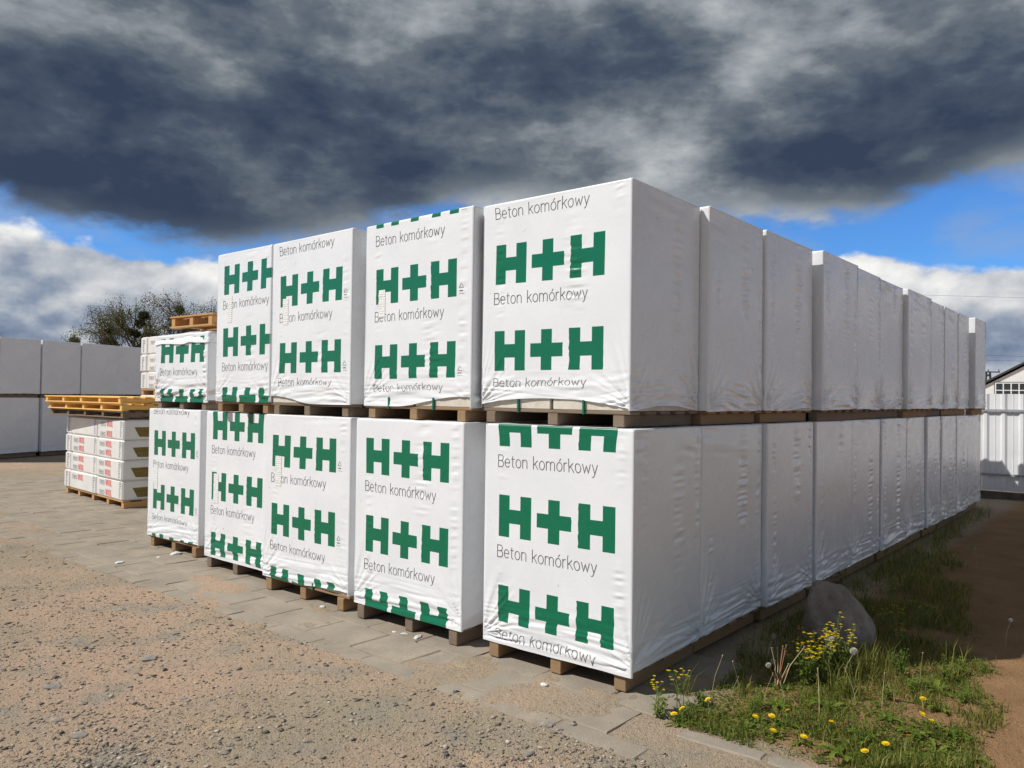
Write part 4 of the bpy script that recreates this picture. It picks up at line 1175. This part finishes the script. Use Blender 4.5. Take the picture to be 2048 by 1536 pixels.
for k in range(11):
    a = r.uniform(-.5, 3.6); ln = r.uniform(.15, .75); h = r.uniform(.12, .25)
    e = (math.cos(a) * ln * h, math.sin(a) * ln * h * .6, h)
    obj('stalk', *tube([(r.uniform(-.02, .02), r.uniform(-.02, .02), -.01), (e[0] * .45, e[1] * .45, h * .55), e], [.0032, .0026, .0022], 5), 'stem_red' if k % 3 else 'stem_straw', t)
    if k in (2, 5): o = obj('seed_head', *fluff(.016, r), 'fluff', t)
    else: o = obj('bare_head', *join([tube([(0, 0, 0), (0, 0, .006)], [.002, .005], 6)]), 'stem_straw', t)
    o.location = e
rosette(t, 8, .11, r)
# dry stalks leaning in the grass
ds = thing('dry_stalk', (0, 0, 0), 0, 'thin dry straw-coloured stalk leaning out of the grass', 'stalk', 'dry stalks in the grass')
obj('stem', *tube([(0, 0, -.005), (.02, .01, .10), (.06, .03, .21)], [.002, .0017, .0012], 4), 'stem_straw', ds); obj('tip', *tube([(.06, .03, .21), (.064, .032, .225)], [.001, .004], 5), 'stem_straw', ds)
for i, (x, y) in enumerate(((1.22, 4.33), (1.28, 4.32), (1.40, 4.32), (1.5, 4.25), (1.9, 4.3), (2.0, 4.22), (1.75, 4.4), (1.62, 4.1), (1.15, 4.45), (2.4, 4.6))): put(ds if i == 0 else copy_tree(ds), x, y, random.uniform(0, 6.28), random.uniform(.6, 1.05))
# leafy upright weeds on the sun line
def leafy(h, nst, seed, label, group=None):
    r = random.Random(seed); t = thing('leafy_weed', (0, 0, 0), 0, label, 'weed', group)
    st = []; V, F = [], []
    for k in range(nst):
        a = r.uniform(0, 6.28); d = r.uniform(.1, 1) * .07; hh = h * r.uniform(.5, 1.05)
        P = [(.3 * d * math.cos(a), .3 * d * math.sin(a), -.01), (.6 * d * math.cos(a), .6 * d * math.sin(a), hh * .5), (d * math.cos(a), d * math.sin(a), hh)]
        st.append(tube(P, [.0022, .0016, .0008], 4))
        for b in range(15):
            q = r.uniform(.05, 1); v, f = toothed_leaf(r.uniform(.014, .035) * (1.3 - .7 * q), .006, r.uniform(0, 6.28), .4, r); n = len(V)
            V += [(p[0] + d * (.3 + .7 * q) * math.cos(a), p[1] + d * (.3 + .7 * q) * math.sin(a), p[2] + hh * q) for p in v]; F += [tuple(i + n for i in w_) for w_ in f]
    obj('stems', *join(st), 'stem_green', t); obj('leaves', V, F, 'weed_leaf', t, attrs={'tone': np.full(len(V), .62)})
    return t
put(leafy(.16, 9, 31, 'upright leafy weed at the shadow edge, nearer the yellow clump'), 2.38, 4.78)
put(leafy(.15, 8, 32, 'upright leafy weed at the shadow edge, beside the orange dirt'), 2.60, 4.70)
lw = leafy(.10, 6, 33, 'small leafy tuft among the short grass', 'small leafy tufts in the grass'); 
for i, (x, y) in enumerate(((1.9, 4.45), (2.1, 4.35), (2.3, 4.5), (1.3, 4.2), (1.05, 4.25), (2.5, 4.35), (.78, 4.10), (.9, 4.08), (1.7, 3.8), (2.75, 4.8), (2.95, 4.9))): put(lw if i == 0 else copy_tree(lw), x, y, random.uniform(0, 6.28), random.uniform(.7, 1.2))
# long grass tufts along the row's foot and round the flowers
rt = np.random.default_rng(66); X_, Y_ = [], []
for (cx, cy, nn, sp) in [(2.15, 4.78, 160, .09), (1.95, 4.85, 160, .12), (2.3, 4.9, 90, .06), (1.9, 4.45, 110, .06), (1.0, 4.42, 26, .02)] + [tuple(sn(s_, .10 + rt.uniform(0, .12))) + (int(rt.integers(25, 60)), .06) for s_ in np.arange(1.3, 10.3, .45)] + [(rt.uniform(.42, .56) * yy, yy, 40, .07) for yy in rt.uniform(5, 9, 16)]:
    X_.append(rt.normal(cx, sp, nn)); Y_.append(rt.normal(cy, sp, nn))
x, y = np.concatenate(X_), np.concatenate(Y_); ok = (in_sn(x, y)[1] > .05) & clearrock(x, y); x, y = x[ok], y[ok]; n = len(x)
tg = blades('tall_grass', x, y, rt.uniform(.08, .24, n), rt.uniform(.0012, .0024, n), rt, 'grass', .7)
tag(tg, 'taller grass tufts along the foot of the wrapped pallets', 'grass')
